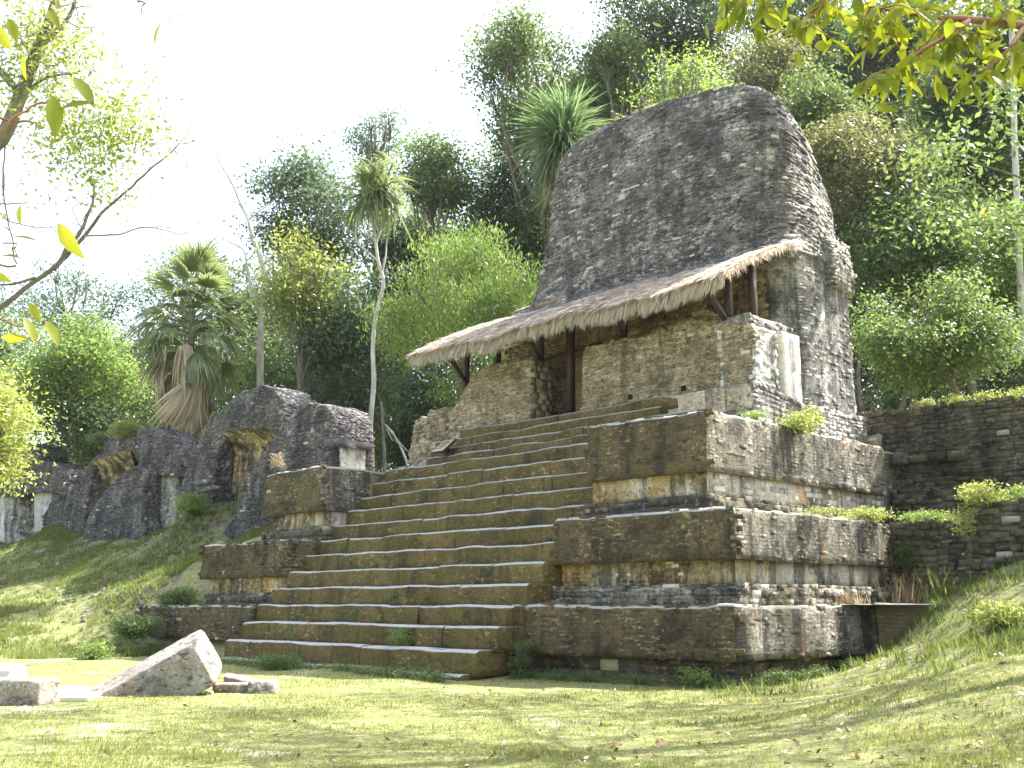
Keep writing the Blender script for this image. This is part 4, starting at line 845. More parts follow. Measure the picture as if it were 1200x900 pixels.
# ------------------------------------------------------------------ palms
def fan_leaf(seed, pet=1.1, R=1.25, n=22, droop=.35, spread=2.5, wdt=.05):
    """a fan frond in its own space: stalk along +X, blades radiating from its end"""
    r = np.random.default_rng(seed); mb = MB()
    P = bez([(0, 0, 0), (pet*.5, 0, .05), (pet, 0, 0)], 5); V, Fs = tube_geo(P, np.linspace(.035, .02, 5), 4); mb.add(V, Fs, .5)
    for k in range(n):
        a = (k/(n-1)-.5)*spread; l = R*(1-.25*abs(a)/1.4)*r.uniform(.9, 1.08); d = np.array([math.cos(a), math.sin(a), 0.]); b = np.array([-d[1], d[0], 0])
        pts = []; t = np.array([0, .35, .7, 1.0]); dz = -droop*l*(t**2.2)*r.uniform(.7, 1.4)
        for q, tt in enumerate(t):
            c = np.array([pet, 0, 0])+d*l*tt*(1-.15*droop*tt)+np.array([0, 0, dz[q]]); ww = wdt*l*[.25, 1, .6, .04][q]
            pts += [c-b*ww+np.array([0, 0, .02]), c, c+b*ww+np.array([0, 0, .02])]
        Fq = []
        for q in range(3): Fq += [[q*3, q*3+3, q*3+4, q*3+1], [q*3+1, q*3+4, q*3+5, q*3+2]]
        mb.add(pts, np.array(Fq), float(np.clip(.5+r.normal(0, .2), 0, 1)))
    return mb
def strap_tuft(seed, L=1.5, n=7, w=.035, droop=1.0):
    """a spray of long arching strap leaves from one point, along +X"""
    r = np.random.default_rng(seed); mb = MB()
    for k in range(n):
        a = r.normal(0, .35); e = r.normal(.1, .3); l = L*r.uniform(.7, 1.15); d = np.array([math.cos(a)*math.cos(e), math.sin(a)*math.cos(e), math.sin(e)]); b = np.array([-math.sin(a), math.cos(a), 0]); pts = []
        for q, tt in enumerate((0, .3, .6, .85, 1)):
            c = d*l*tt*(1-.3*droop*tt*.5)+np.array([0, 0, -droop*l*.6*tt**2.3]); ww = w*[.7, 1, .9, .5, .03][q]; pts += [c-b*ww, c+b*ww]
        mb.add(pts, np.array([[q*2, q*2+1, q*2+3, q*2+2] for q in range(4)]), float(np.clip(.5+r.normal(0, .25), 0, 1)))
    return mb
def basis(dirv, pos, roll, s):
    x = Vector(dirv).normalized(); z = Vector((0, 0, 1)); y = z.cross(x)
    if y.length < .01: y = Vector((0, 1, 0))
    y.normalize(); z = x.cross(y); m = Matrix((x, y, z)).transposed().to_4x4() @ Matrix.Rotation(roll, 4, 'X') @ Matrix.Scale(s, 4); m.translation = Vector(pos); return m
def frond_kit(builders, mats):
    out = []
    for b, m in zip(builders, mats):
        o = b.build('frond', LM[m]); out.append(o.data); bpy.data.objects.remove(o)
    return out
def put(name, me, root, mat4, label=None):
    o = bpy.data.objects.new(name, me); S.collection.objects.link(o); o.parent = root; o.matrix_parent_inverse = Matrix.Translation(-root.location); o.matrix_basis = mat4
    if label: o['label'] = label
    return o
# fan palm by the ruins
v = 56; k = v/F
ptop = at(226, 345, v); pb = at(214, 604, v)
palm = thing('fan_palm', 'large fan palm with a heavy skirt of dry fronds behind the ruins', 'palm', loc=(pb[0], pb[1], 6.6))
V, Fs = tube_geo(bez([(pb[0], pb[1], 6.2), (pb+ptop)/2+np.array([.1, 0, 0]), ptop], 9), np.linspace(.22, .16, 9), 8); mk('trunk', V, Fs, M['bark'], palm, np.full(len(V), .5), True)
kits = frond_kit([fan_leaf(1, droop=.3), fan_leaf(2, droop=.55), fan_leaf(3, droop=.8, spread=2.2), fan_leaf(4, .8, 1.2, 20, 1.2, 1.7, .06), fan_leaf(5, .7, 1.1, 18, 1.4, 1.3, .07)], ['palm', 'palm', 'palm', 'palmdry', 'palmdry'])
r_ = np.random.default_rng(5); nf = 84
for q in range(nf):
    t = q/nf; h = ptop[2]-t*6.4+.2; a = q*2.4+r_.normal(0, .2); el = math.radians(np.interp(t, [0, .15, .4, .62, 1], [72, 38, 0, -35, -68])+r_.normal(0, 8))
    d = (math.cos(a)*math.cos(el), math.sin(a)*math.cos(el), math.sin(el)); kd = (0 if t < .2 else 1 if t < .38 else 2) if t < .46 or (t < .6 and r_.random() < .45) else (3 if r_.random() < .6 else 4)
    put('frond', kits[kd], palm, basis(d, (ptop[0]-.0+(pb[0]-ptop[0])*t*.6, ptop[1]+(pb[1]-ptop[1])*t*.6, h), r_.normal(0, .3), r_.uniform(1.25, 1.6)), 'dry brown hanging frond' if kd > 2 else None)
# slim crooked palm-like tree
v = 48
sp = thing('slim_crooked_tree', 'slim crooked pale-trunked tree with a tuft of drooping strap leaves above the top steps', 'tree', loc=tuple(at(435, 560, v)))
def path(pp, v): return bez([at(a, b, v+dv) for a, b, dv in [(p+(0,))[:3] for p in pp]], len(pp)*4)
P = path([(435, 575), (436, 548), (434, 500), (438, 450), (437, 410), (440, 373), (449, 335), (448, 322), (443, 305), (440, 280), (437, 262), (434, 240)], v); V, Fs = tube_geo(P, np.linspace(.13, .055, len(P)), 8); mk('trunk', V, Fs, M['barkpale'], sp, np.full(len(V), .5), True)
for pp in [[(443, 306), (432, 296), (420, 286), (417, 276), (418, 262), (419, 248)], [(441, 284), (433, 276), (424, 272), (417, 262)], [(441, 285), (446, 272), (447, 258)], [(447, 322), (452, 300), (453, 280)]]:
    P = path(pp, v); V, Fs = tube_geo(P, np.linspace(.06, .025, len(P)), 6); mk('limb', V, Fs, M['barkpale'], sp, np.full(len(V), .5), True)
kit = frond_kit([strap_tuft(1, 1.5, 9), strap_tuft(2, 1.4, 9, droop=1.3), strap_tuft(3, 1.2, 9, droop=1.5)], ['palm', 'palm', 'dry'])
for q in range(78):
    hx, hy = random.choice([(436, 228), (436, 215), (450, 226), (424, 240), (440, 205), (455, 240), (430, 222)]); p = at(hx+random.gauss(0, 7), hy+random.gauss(0, 7), v+random.gauss(0, .4)); a = random.random()*6.28; el = random.uniform(-.5, 1.25)
    low = el < -.25 and random.random() < .5
    put('leaf_spray', kit[2 if low else random.randint(0, 1)], sp, basis((math.cos(a)*math.cos(el), math.sin(a)*math.cos(el), math.sin(el)), p, 0, random.uniform(.85, 1.3)), 'dry leaf spray' if low else None)
# long-leaved palm behind the comb
v = 45
lp = thing('long_leaved_palm', 'palm with long narrow leaves and brown hanging tips left of the roof comb', 'palm', loc=tuple(at(672, 560, v)))
P = path([(664, 590), (664, 400), (662, 240), (662, 180)], v); V, Fs = tube_geo(P, np.linspace(.2, .14, len(P)), 8); mk('trunk', V, Fs, M['bark'], lp, np.full(len(V), .5), True)
kit = frond_kit([strap_tuft(11, 2.0, 13, .032, .8), strap_tuft(12, 1.9, 13, .032, 1.2), strap_tuft(13, 1.7, 12, .03, 1.3)], ['palmblue', 'palmblue', 'dry'])
for q in range(85):
    t = q/85; hy = 152+t*34; p = at(660+random.gauss(0, 5), hy, v+random.gauss(0, .3)); a = q*2.4; el = math.radians(np.interp(t, [0, .3, .65, 1], [85, 55, 5, -60])+random.gauss(0, 9)); dry = t > .76 and random.random() < .5
    put('leaf_spray', kit[2 if dry else (0 if t < .5 else 1)], lp, basis((math.cos(a)*math.cos(el), math.sin(a)*math.cos(el), math.sin(el)), p, 0, random.uniform(1.05, 1.4)), 'brown hanging leaf spray' if dry else None)

# ------------------------------------------------------------------ bare white tree, vines
def limbs(root, name, mat, items, v, seed=0, twigs=0, tl=.8):
    r = np.random.default_rng(seed); tb = MB()
    for pp, r0, r1 in items:
        P = path(pp, v); P = P+np.cumsum(r.normal(0, .02, P.shape), axis=0)*.5; V, Fs = tube_geo(P, np.linspace(r0, r1, len(P)), 7); mk(name, V, Fs, mat, root, np.full(len(V), .5), True)
        for _ in range(twigs):
            q = P[r.integers(len(P)//3, len(P))]; d = r.normal(0, 1, 3); d /= np.linalg.norm(d); e = q+d*tl*r.uniform(.4, 1.3); V, Fs = tube_geo(bez([q, (q+e)/2+r.normal(0, .12, 3)*tl, e], 5), np.linspace(r1*.6, .006, 5), 3); tb.add(V, Fs)
    if twigs: o = tb.build('twigs', mat, root); o['kind'] = 'stuff'
v = 58
dt = thing('bare_tree', 'leafless white-barked tree with forked reaching branches behind the nearest ruin', 'tree', loc=tuple(at(306, 590, v)))
limbs(dt, 'limb', M['barkpale'], [
 ([(306, 610), (305.5, 455), (305, 400), (306, 377), (309, 347), (311, 327), (307, 305), (302, 290), (295, 277)], .22, .12),
 ([(296, 279), (290, 257), (281, 240), (273, 220), (260, 197), (252, 177), (258, 158)], .13, .02),
 ([(304, 362), (296, 342), (291, 324), (280, 317), (262, 313)], .12, .03), ([(291, 324), (288, 306), (283, 292), (268, 284), (260, 280)], .07, .02),
 ([(291, 257), (303, 248), (320, 237)], .07, .02), ([(311, 326), (316, 308), (312, 300)], .06, .02), ([(284, 243), (270, 234), (252, 226)], .04, .012), ([(301, 288), (294, 300), (288, 306)], .06, .02)], v, 3, 7, .9)
vt = thing('hanging_vines', 'curtain of thin grey hanging vines under the yellow-green tree', 'vines', loc=tuple(at(360, 560, 62)))
mb = MB(); r_ = np.random.default_rng(9)
for q in range(46):
    x0 = r_.uniform(343, 402); p0 = at(x0, r_.uniform(330, 385), 61.5+r_.normal(0, .8)); p1 = p0.copy(); p1[2] -= r_.uniform(2.5, 6); p1[:2] += r_.normal(0, .25, 2); V, Fs = tube_geo(bez([p0, (p0+p1)/2+r_.normal(0, .12, 3), p1], 7), .022, 3); mb.add(V, Fs)
o = mb.build('vine_strands', M['bark'], vt); o['kind'] = 'stuff'
def pole(label, pp, v, r0, r1, mat='barkpale', tw=3):
    t = thing('slender_trunk', label, 'tree trunk', loc=tuple(at(pp[0][0], pp[0][1], v))); limbs(t, 'trunk', M[mat], [(pp, r0, r1)], v, 1, tw, 1.5); return t
pole('slender straight white trunk at the right edge of the forest', [(1199, 420), (1196, 330), (1193, 250), (1190, 170), (1187, 60), (1184, -60)], 42, .15, .11)
pole('stout dark trunk behind the slender white one at the right edge', [(1182, 430), (1181, 330), (1178, 220), (1176, 100), (1172, -40)], 62, .45, .36, 'bark')
pole('pale leaning trunk slanting to the upper right in the forest', [(980, 360), (990, 300), (1003, 240), (1030, 180), (1062, 140)], 51, .11, .06, 'bark')
pole('thin grey trunk standing in the dark beside the slim crooked tree', [(451, 575), (450, 540), (449, 500), (447, 470)], 50, .10, .07, 'bark')
pole('pale thin trunk slanting left of the broken temple wall', [(478, 548), (472, 530), (462, 510), (452, 498)], 50, .07, .04)
pole('grey trunk in the dark of the forest right of the temple flank', [(1010, 480), (1006, 440), (1012, 400), (1018, 360)], 44, .08, .06, 'bark')

# ------------------------------------------------------------------ near trees that reach into the picture
def one_leaf(L, W, mat, name='leaf', fold=.12):
    pts = []; prof = [(0, .06), (.12, .45), (.35, .95), (.6, .85), (.82, .45), (1, .0)]
    for t, w_ in prof: z = -.18*t*t*L; pts += [(t*L, -w_*W/2, z+fold*W*w_), (t*L, 0, z), (t*L, w_*W/2, z+fold*W*w_)]
    Fq = []
    for q in range(5): Fq += [[q*3, q*3+3, q*3+4, q*3+1], [q*3+1, q*3+4, q*3+5, q*3+2]]
    return lambda tone: mk(name, pts, np.array(Fq), LM[mat], None, np.full(18, tone)).data
def leaf_set(L, W, mat):
    out = []
    for tn in (.15, .35, .55, .75, .95):
        f = one_leaf(L, W, mat); me = f(tn); o = [o for o in S.collection.objects if o.type == 'MESH' and o.data == me][0]; bpy.data.objects.remove(o); out.append(me)
    return out
nt_ = thing('overhanging_tree', 'tree at the right whose reddish limb of backlit yellow-green leaves overhangs the picture', 'tree', loc=(*uv(9.5, 7.5)[:2], float(gh(*uv(9.5, 7.5)[:2])[0])))
tz0 = float(gh(*uv(9.5, 7.5)[:2])[0])
P = bez([uv(9.5, 7.5, tz0-.3), uv(9.3, 7.5, 3.5), uv(9.6, 7.7, 7.5), uv(9.2, 8, 11)], 12); V, Fs = tube_geo(P, np.linspace(.3, .14, 12), 10); mk('trunk', V, Fs, M['bark'], nt_, np.full(len(V), .5), True)
limbP = [bez([uv(9.35, 7.6, 5.2), at(1330, 50, 7.6), at(1200, 30, 7.5), at(1130, 22, 7.4), at(1085, 19, 7.3), at(1020, 8, 7.2)], 20), bez([at(1135, 24, 7.4), at(1105, 45, 7.2), at(1075, 62, 7.1), at(1050, 85, 7.0)], 10),
         bez([uv(9.4, 7.6, 6.3), at(1330, -60, 7.9), at(1180, -45, 8), at(1000, -30, 7.6), at(870, -12, 7.2)], 20), bez([at(1200, 30, 7.5), at(1180, 60, 7.3), at(1150, 85, 7.2)], 8), bez([at(1000, -30, 7.6), at(960, 10, 7.3), at(930, 30, 7.2)], 8)]
for k, P in enumerate(limbP): V, Fs = tube_geo(P, np.linspace([.05, .022, .06, .02, .025][k], .008, len(P)), 6); mk('limb', V, Fs, M['barkred'], nt_, np.full(len(V), .5), True)
LS = leaf_set(.185, .074, 'near'); r_ = np.random.default_rng(12)
spots = [(852, 20), (843, 8), (872, 12), (900, 18), (925, 22), (905, 4), (948, 30), (975, 40), (960, 12), (990, 22), (1005, 48), (1020, 68), (1035, 88), (1012, 96), (1022, 112), (1050, 62), (1062, 88), (1075, 72), (1086, 96), (1066, 40), (1092, 50), (1110, 66), (1040, 30), (1120, 40), (1130, 78), (1150, 60), (1165, 88), (1180, 70), (1195, 50), (1150, 30), (1170, 12), (1190, 24), (1110, 14), (1080, 10), (1050, 12), (1136, 92), (1198, 90), (1020, 20), (885, 30), (1175, 45)]
tw = MB(); allP = np.concatenate(limbP)
for px, py in spots:
    vv = 7.2+r_.normal(0, .3); c = at(px+r_.normal(0, 4), py+r_.normal(0, 4), vv); j0 = allP[np.argmin(np.linalg.norm(allP-c-np.array([0, 0, .25]), axis=1))]
    if py < 15 and False: continue
    P = bez([j0, (j0+c)/2+np.array([0, 0, .05]), c], 6); V, Fs = tube_geo(P, np.linspace(.008, .003, 6), 4); tw.add(V, Fs)
    for q in range(7):
        b0 = P[r_.integers(2, 6)]+r_.normal(0, .02, 3); d = r_.normal(0, 1, 3); d[2] = -abs(d[2])*.8+.1; d = d/np.linalg.norm(d)+np.array([0, 0, -.35]); lt = LS[int(np.clip(r_.normal(2, 1.2), 0, 4))]
        put('leaf', lt, nt_, basis(d, b0, r_.normal(0, .9), r_.uniform(.7, 1.15)))
o = tw.build('twigs', M['barkred'], nt_); o['kind'] = 'stuff'
mb = MB(); leaves(mb, [(at(a, b, v_), np.array([c_, c_*.8, c_*.6])*v_/F) for a, b, c_, v_ in [(1160, 30, 60, 8.6), (1090, 20, 52, 8.4), (1030, 22, 50, 8.2), (970, 4, 42, 8), (905, -12, 36, 7.8), (1195, 85, 36, 8.6), (1130, 70, 34, 8.5), (1050, 62, 34, 8.2)]], .13, 1.0, r_, clump=6, spread=1.8, wr=.42); leaves(mb, [(uv(9, 8.5, 11.5), np.array([2.2, 2.2, 1.5])), (uv(7.5, 9.5, 12.5), np.array([2, 2, 1.3])), (uv(10.5, 10, 12), np.array([2.2, 2.2, 1.6])), (at(1140, -70, 8.4), np.array([.9, .8, .4])), (at(960, -60, 8), np.array([.8, .7, .3]))], .14, .8, r_, clump=8); mb.build('crown', LM['near'], nt_)

# tree leaning in at the upper left
lt_ = thing('leaning_tree', 'tree leaning in from the left edge with light-struck yellow-green foliage', 'tree', loc=(*uv(-9.6, 14)[:2], 0))
v = 14
V, Fs = tube_geo(bez([uv(-9.6, 14, -.3), uv(-9.2, 14, 2.6), at(-70, 330, v), at(-20, 190, v), at(5, 158, v), at(24, 112, v), at(44, 60, v), at(60, 20, v), at(80, -50, v)], 24), np.linspace(.15, .06, 24), 9); mk('trunk', V, Fs, M['bark'], lt_, np.full(len(V), .5), True)
limbs(lt_, 'limb', M['bark'], [([(-75, 410), (-20, 372), (0, 357), (40, 328), (85, 290), (105, 262), (128, 236), (160, 205), (190, 178), (214, 155)], .045, .008), ([(62, 318), (82, 290), (98, 262), (104, 235), (106, 210)], .035, .012),
  ([(98, 275), (140, 274), (180, 266), (215, 272)], .014, .005), ([(10, 150), (2, 200), (6, 260), (12, 300)], .014, .008), ([(20, 108), (0, 80), (-20, 40)], .06, .03), ([(50, 50), (80, 20), (95, -20)], .04, .02), ([(40, 325), (10, 336), (-20, 330)], .02, .01), ([(0, 250), (30, 262), (68, 264)], .01, .005), ([(24, 112), (50, 90), (80, 84)], .03, .01)], v, 5, 9, .5)
kx = v/F
def L2(px, py, rad, vv=v): return (at(px, py, vv), np.array([rad*vv/F]*3))
r_ = np.random.default_rng(21); mb = MB()
leaves(mb, [L2(*a) for a in [(105, 135, 46), (135, 160, 36), (80, 170, 36), (140, 115, 26), (160, 150, 24), (110, 195, 28), (128, 220, 20)]], .085, 2.0, r_, clump=7, spread=2.0, wr=.45)
leaves(mb, [L2(*a) for a in [(40, 60, 48), (72, 35, 44), (15, 115, 44), (60, 100, 30), (95, 65, 26), (20, 20, 46)]], .10, 1.7, r_, clump=7, spread=2.2, wr=.35)
leaves(mb, [L2(*a) for a in [(185, 150, 34), (205, 175, 22), (180, 100, 26), (60, 210, 36), (150, 240, 22)]], .075, .45, r_, clump=5, spread=2.5, wr=.4)
mb.build('crown', LM['yellow'], lt_)
# large single leaves of a sapling close to the camera, at the left edge
sap = thing('near_sapling', 'sapling close to the camera with a few large yellow-green leaves on thin brown twigs', 'sapling', loc=(*uv(-3.2, 4.2)[:2], 0)); v = 4.3
V, Fs = tube_geo(bez([uv(-3.2, 4.2, -.1), uv(-3.0, 4.3, 1.2), uv(-2.75, 4.3, 2.6), uv(-2.6, 4.3, 4.2)], 12), np.linspace(.03, .012, 12), 6); mk('trunk', V, Fs, M['bark'], sap, np.full(len(V), .5), True)
limbs(sap, 'twig', M['barkred'], [([(-190, 200), (-80, 150), (0, 140), (25, 118), (55, 95), (85, 88)], .009, .003), ([(-190, 110), (-60, 125), (0, 130), (30, 135), (52, 138)], .007, .003), ([(-180, 260), (-60, 250), (0, 252), (35, 256), (65, 258)], .007, .002), ([(-180, 340), (-80, 300), (0, 295), (8, 275), (14, 268)], .006, .003),
   ([(-190, -60), (0, -60), (120, -30), (160, -6), (176, 8), (190, 14)], .012, .003), ([(160, -8), (170, 10), (167, 22)], .005, .002), ([(-180, 320), (-40, 385), (0, 370), (30, 372), (60, 378)], .006, .002)], v, 7)
LB = leaf_set(.135, .052, 'near')
for (px, py), (qx, qy), sc, tn in [((62, 112), (66, 158), 1, 2), ((70, 128), (108, 114), 1.0, 2), ((86, 90), (112, 120), .85, 2), ((10, 278), (44, 276), .9, 3), ((0, 300), (24, 298), .8, 3), ((68, 262), (92, 302), .95, 4), ((8, 250), (0, 258), .6, 2), ((10, 22), (20, 46), .8, 3), ((-6, 30), (10, 56), .8, 3), ((190, 25), (176, 50), .75, 2), ((188, 12), (204, 26), .5, 1), ((206, 20), (218, 12), .4, 1),
      ((28, 372), (45, 400), .9, 4), ((54, 376), (70, 402), .8, 4), ((35, 355), (46, 375), .7, 4), ((2, 395), (30, 398), .7, 4), ((60, 60), (72, 45), .4, 3), ((24, 240), (20, 262), .6, 3), ((30, 60), (24, 92), .6, 1), ((56, 12), (70, 30), .6, 3), ((38, 318), (46, 300), .5, 3), ((-5, 320), (10, 330), .7, 3)]:
    a = at(px, py, v); b = at(qx, qy, v-.03); put('leaf', LB[tn], sap, basis(b-a, a, random.gauss(.8, .5), max(.35, float(np.linalg.norm(b-a))/.135)))
tree('leafy bright tree hanging in at the left edge above the far left ruin', -6, 500, 60, 78, 24, 'yellow', size=.12, lai=2.6, nl=9, seed=51, name='edge_tree', base=-120, wr=.42)

# ------------------------------------------------------------------ trees to the right of the camera that throw the broken shade on the lawn
for k, (lb, u, vv, z, ru, rz, lai, cu, cv) in enumerate([('broad tall tree right of the lawn whose crown arches over the plaza', 13.5, 17, 17.5, 8, 1.6, .62, 9.5, 17.5), ('second tall tree further right over the bank', 20, 23, 19, 7, 2.0, .6, 15, 22), ('tall tree behind the camera shading the foot of the lawn', 13, 5, 15, 5.5, 1.6, .6, 9, 9), ('spreading tree on the right bank beyond the picture edge', 21, 31, 15, 6.5, 3, .6, 19, 31)]):
    b = uv(u, vv); r_ = np.random.default_rng(70+k); gz = float(gh(b[0], b[1])[0]); t = thing('shade_tree', lb, 'tree', 'trees standing to the right of the lawn', loc=(b[0], b[1], gz)); c = uv(cu, cv, z)
    P = bez([(b[0], b[1], gz-.3), (b+c*np.array([1, 1, 0]))/2*np.array([1, 1, 0])+np.array([0, 0, z*.5]), c], 10); V, Fs = tube_geo(P, np.linspace(.34, .16, 10), 9); mk('trunk', V, Fs, M['bark'], t, np.full(len(V), .5), True)
    lob = []; br = MB()
    for q in range(20):
        a = q*2.4; rr = ru*(.1+.9*math.sqrt((q+.5)/20)); cc = c+np.array([math.cos(a)*rr, math.sin(a)*rr, r_.normal(0, .4)*rz]); lob.append((cc, np.array([1.6, 1.6, .9])*r_.uniform(.7, 1.25))); V, Fs = tube_geo(bez([P[7], (P[7]+cc)/2+np.array([0, 0, .5]), cc], 7), np.linspace(.06, .02, 7), 5); br.add(V, Fs)
    br.build('branches', M['bark'], t, True); mb = MB(); leaves(mb, lob, .24, lai*2.3, r_, clump=9, shell=.9); mb.build('crown', LM['mid'], t)

# ------------------------------------------------------------------ forest mass behind the single trees
r_ = np.random.default_rng(90); mb = MB()
CL = ([-120, 0, 100, 200, 262, 300, 330, 400, 455, 520, 575, 640, 720, 900, 960, 1050, 1350], [430, 420, 400, 380, 400, 330, 290, 270, 290, 240, 180, 90, 60, 50, 60, 20, -20])
for px in range(-120, 1351, 44):
    y0 = float(np.interp(px, *CL))
    yy = y0+40
    while yy < (560 if not 690 < px < 900 else 200):
        vv = r_.uniform(66, 98); k = vv/F; mbx = at(px+r_.normal(0, 14), yy, vv); R = r_.uniform(34, 52)*k; 
        if mbx[2] > 5: leaves(mb, [(mbx, np.array([R, R, R*.85]))], .34, 2.6, r_, clump=20, tb=-.12, spread=2.4)
        yy += r_.uniform(40, 54)
fm = mb.build('distant_forest', LM['mid']); tag(fm, 'far mass of dark rainforest closing the view behind the single trees', 'forest', kind='stuff')

# ------------------------------------------------------------------ grass, fallen leaves, small weeds
def in_temple(x, y): return (x > -37.3) & (x < -12.1) & (y > np.interp(x, [-37, -29, -28.6, -17.8, -17.7, -12.5, -12.2], [17.6, 17.3, 15.75, 15.75, 17.5, 18.1, 18.1]))
def blades(P, h, w_, r, bend=.5):
    n = len(P); a = r.uniform(0, 6.28, n); d = np.column_stack([np.cos(a), np.sin(a), 0*a]); b = np.column_stack([-d[:, 1], d[:, 0], 0*a]); tip = P+d*(h*bend*r.uniform(.2, 1.3, n))[:, None]+np.array([0, 0, 1])*h[:, None]
    V = np.stack([P-b*w_[:, None], P+b*w_[:, None], tip], 1).reshape(-1, 3); return V, np.arange(3*n).reshape(-1, 3), np.repeat(np.clip(r.normal(.42, .25, n), 0, 1), 3)
r_ = np.random.default_rng(91); n = 150000
vv = 1/r_.uniform(1/32, 1/9.0, n); uu = r_.uniform(-1, 1, n)*(.49*vv+.5); q = uv(0, 0)[None]+RT*uu[:, None]+HD*vv[:, None]; ok = ~in_temple(q[:, 0], q[:, 1]); q = q[ok]; vv = vv[ok]
den = fbm(np.column_stack([q[:, 0], q[:, 1], 0*vv])*.7, 44); ok = r_.random(len(q)) < np.clip(.75+den*1.6, .12, 1); q = q[ok]; vv = vv[ok]; q[:, 2] = gh(q[:, 0], q[:, 1])-.004
V, Fq, tn = blades(q, r_.uniform(.018, .055, len(q))*np.clip(1+fbm(q*.9, 45)*1.2, .4, 2), .0035*vv/9, r_, .8)
o = mk('lawn_grass', V, Fq, LM['grass'], None, tn); tag(o, 'short trodden lawn grass', 'grass', kind='stuff')
def tufts(n, x0, x1, y0, y1, h0, h1, seed, dens=.0, cond=None, nb=7):
    r = np.random.default_rng(seed); x = r.uniform(x0, x1, n); y = r.uniform(y0, y1, n); ok = ~in_temple(x, y)
    if cond is not None: ok &= cond(x, y)
    ok &= r.random(n) < np.clip(.55+fbm(np.column_stack([x, y, 0*x])*.5, seed)*1.8+dens, .05, 1); x = x[ok]; y = y[ok]; z = gh(x, y)-.02
    P = np.repeat(np.column_stack([x, y, z]), nb, 0); P[:, :2] += r.normal(0, .06, (len(P), 2)); h = r.uniform(h0, h1, len(P))*np.repeat(r.uniform(.5, 1.4, len(x)), nb); V, Fq, tn = blades(P, h, h*.05+.006, r, .9); return V, Fq, tn
mb = MB()
for a in [(52000, -75, -34, 8, 25, .08, .22, 1, .15), (9000, -13, 3, 17, 29, .08, .24, 2), (2500, -14, 4, 12, 18, .04, .10, 3), (2500, -40, -33.5, 15, 24, .10, .26, 4, .3)]: V, Fq, tn = tufts(*a); mb.add(V, Fq, tn)
o = mb.build('bank_grass', LM['bankgrass']); tag(o, 'rough longer grass covering the left and right banks', 'grass', kind='stuff')
n = 3400; vv = 1/r_.uniform(1/30, 1/9.0, n); uu = r_.uniform(-1, 1, n)*(.49*vv+.5)+.0; q = RT*uu[:, None]+HD*vv[:, None]; ok = ~in_temple(q[:, 0], q[:, 1]) & (r_.random(n) < np.clip(.5+uu/12+fbm(q*.5, 60), .12, 1)); q = q[ok]; n = len(q); q[:, 2] = gh(q[:, 0], q[:, 1])+.025
Nn = r_.normal(0, .35, (n, 3))+np.array([0, 0, 1]); Nn /= np.linalg.norm(Nn, axis=1)[:, None]; L = r_.uniform(.035, .12, n); V, Fq = leaf_quads(q, Nn, L, L*.5, r_)
o = mk('fallen_leaves', V, Fq, LM['litter'], None, np.repeat(r_.random(n)**.8, 4)); tag(o, 'dry brown, reddish and bleached leaves scattered over the lawn', 'fallen leaves', kind='stuff')
# gravel and rubble showing on the left bank
n = 900; x = r_.uniform(-56, -34, n); y = r_.uniform(13, 23.5, n); ok = ~in_temple(x, y) & (fbm(np.column_stack([x*.35, y*.35, 0*x]), 71) > -.02); x = x[ok]; y = y[ok]; n = len(x); s_ = r_.uniform(.05, .22, n)
T_ = r_.normal(0, 1, (n, 3)); T_[:, 2] *= .2; T_ /= np.linalg.norm(T_, axis=1)[:, None]; N_ = np.cross(T_, [0, 0, 1.]); N_ /= np.linalg.norm(N_, axis=1)[:, None]
V, Fq = boxes(np.column_stack([x, y, gh(x, y)+s_*.1]), T_, N_, s_, s_*.5, s_*.8, .5, r_); o = mk('bank_rubble', V, Fq, M['block'], None, np.repeat(r_.uniform(.1, .8, n), 8)); tag(o, 'pale rubble stones showing through the grass of the left bank', 'rubble', kind='stuff')

def plant(label, p, w_, h, mat='bright', size=.07, lai=2.2, seed=0, name='wall_plant', group=None, grassy=False):
    p = np.array(p, float); r = np.random.default_rng(seed+300); t = thing(name, label, 'plant', group, loc=tuple(p)); mb = MB(); st = MB(); n = max(5, int(10*w_/.5))
    for k in range(n):
        a = r.uniform(0, 6.28); e = p+np.array([math.cos(a)*w_*.5*r.random(), math.sin(a)*w_*.5*r.random(), h*r.uniform(.5, 1)]); V, Fs = tube_geo(bez([p+np.array([r.normal(0, .1)*w_, r.normal(0, .1)*w_, -.05]), (p+e)/2+r.normal(0, .05, 3)*h, e], 5), np.linspace(.012, .004, 5), 3); st.add(V, Fs)
        if not grassy:
            leaves(mb, [(e, np.array([w_*.2, w_*.2, h*.16]))], size, lai*.8, r, clump=5, spread=1.2); leaves(mb, [((p+e)/2+r.normal(0, .18, 3)*w_*np.array([1, 1, .2]), np.array([w_*.24, w_*.24, h*.2]))], size, lai*.8, r, clump=5, spread=1.2)
    if grassy:
        m = int(70*w_/.5); P = p+np.column_stack([r.normal(0, w_*.28, m), r.normal(0, w_*.28, m), np.zeros(m)]); V, Fq, tn = blades(P, h*r.uniform(.4, 1.1, m), np.full(m, .012), r, .7); mb.add(V, Fq, tn)
    st.build('stems', LM['dry'] if grassy else M['bark'], t); mb.build('foliage', LM[mat], t)
def onTop(px, y): # a point on top of the comb seen at pixel column px
    d = ray(px, 130); x = d[0]/d[1]*y; return np.array([x, y, float(ztop(x, y))+.05])
gC = 'weeds along the top of the roof comb'
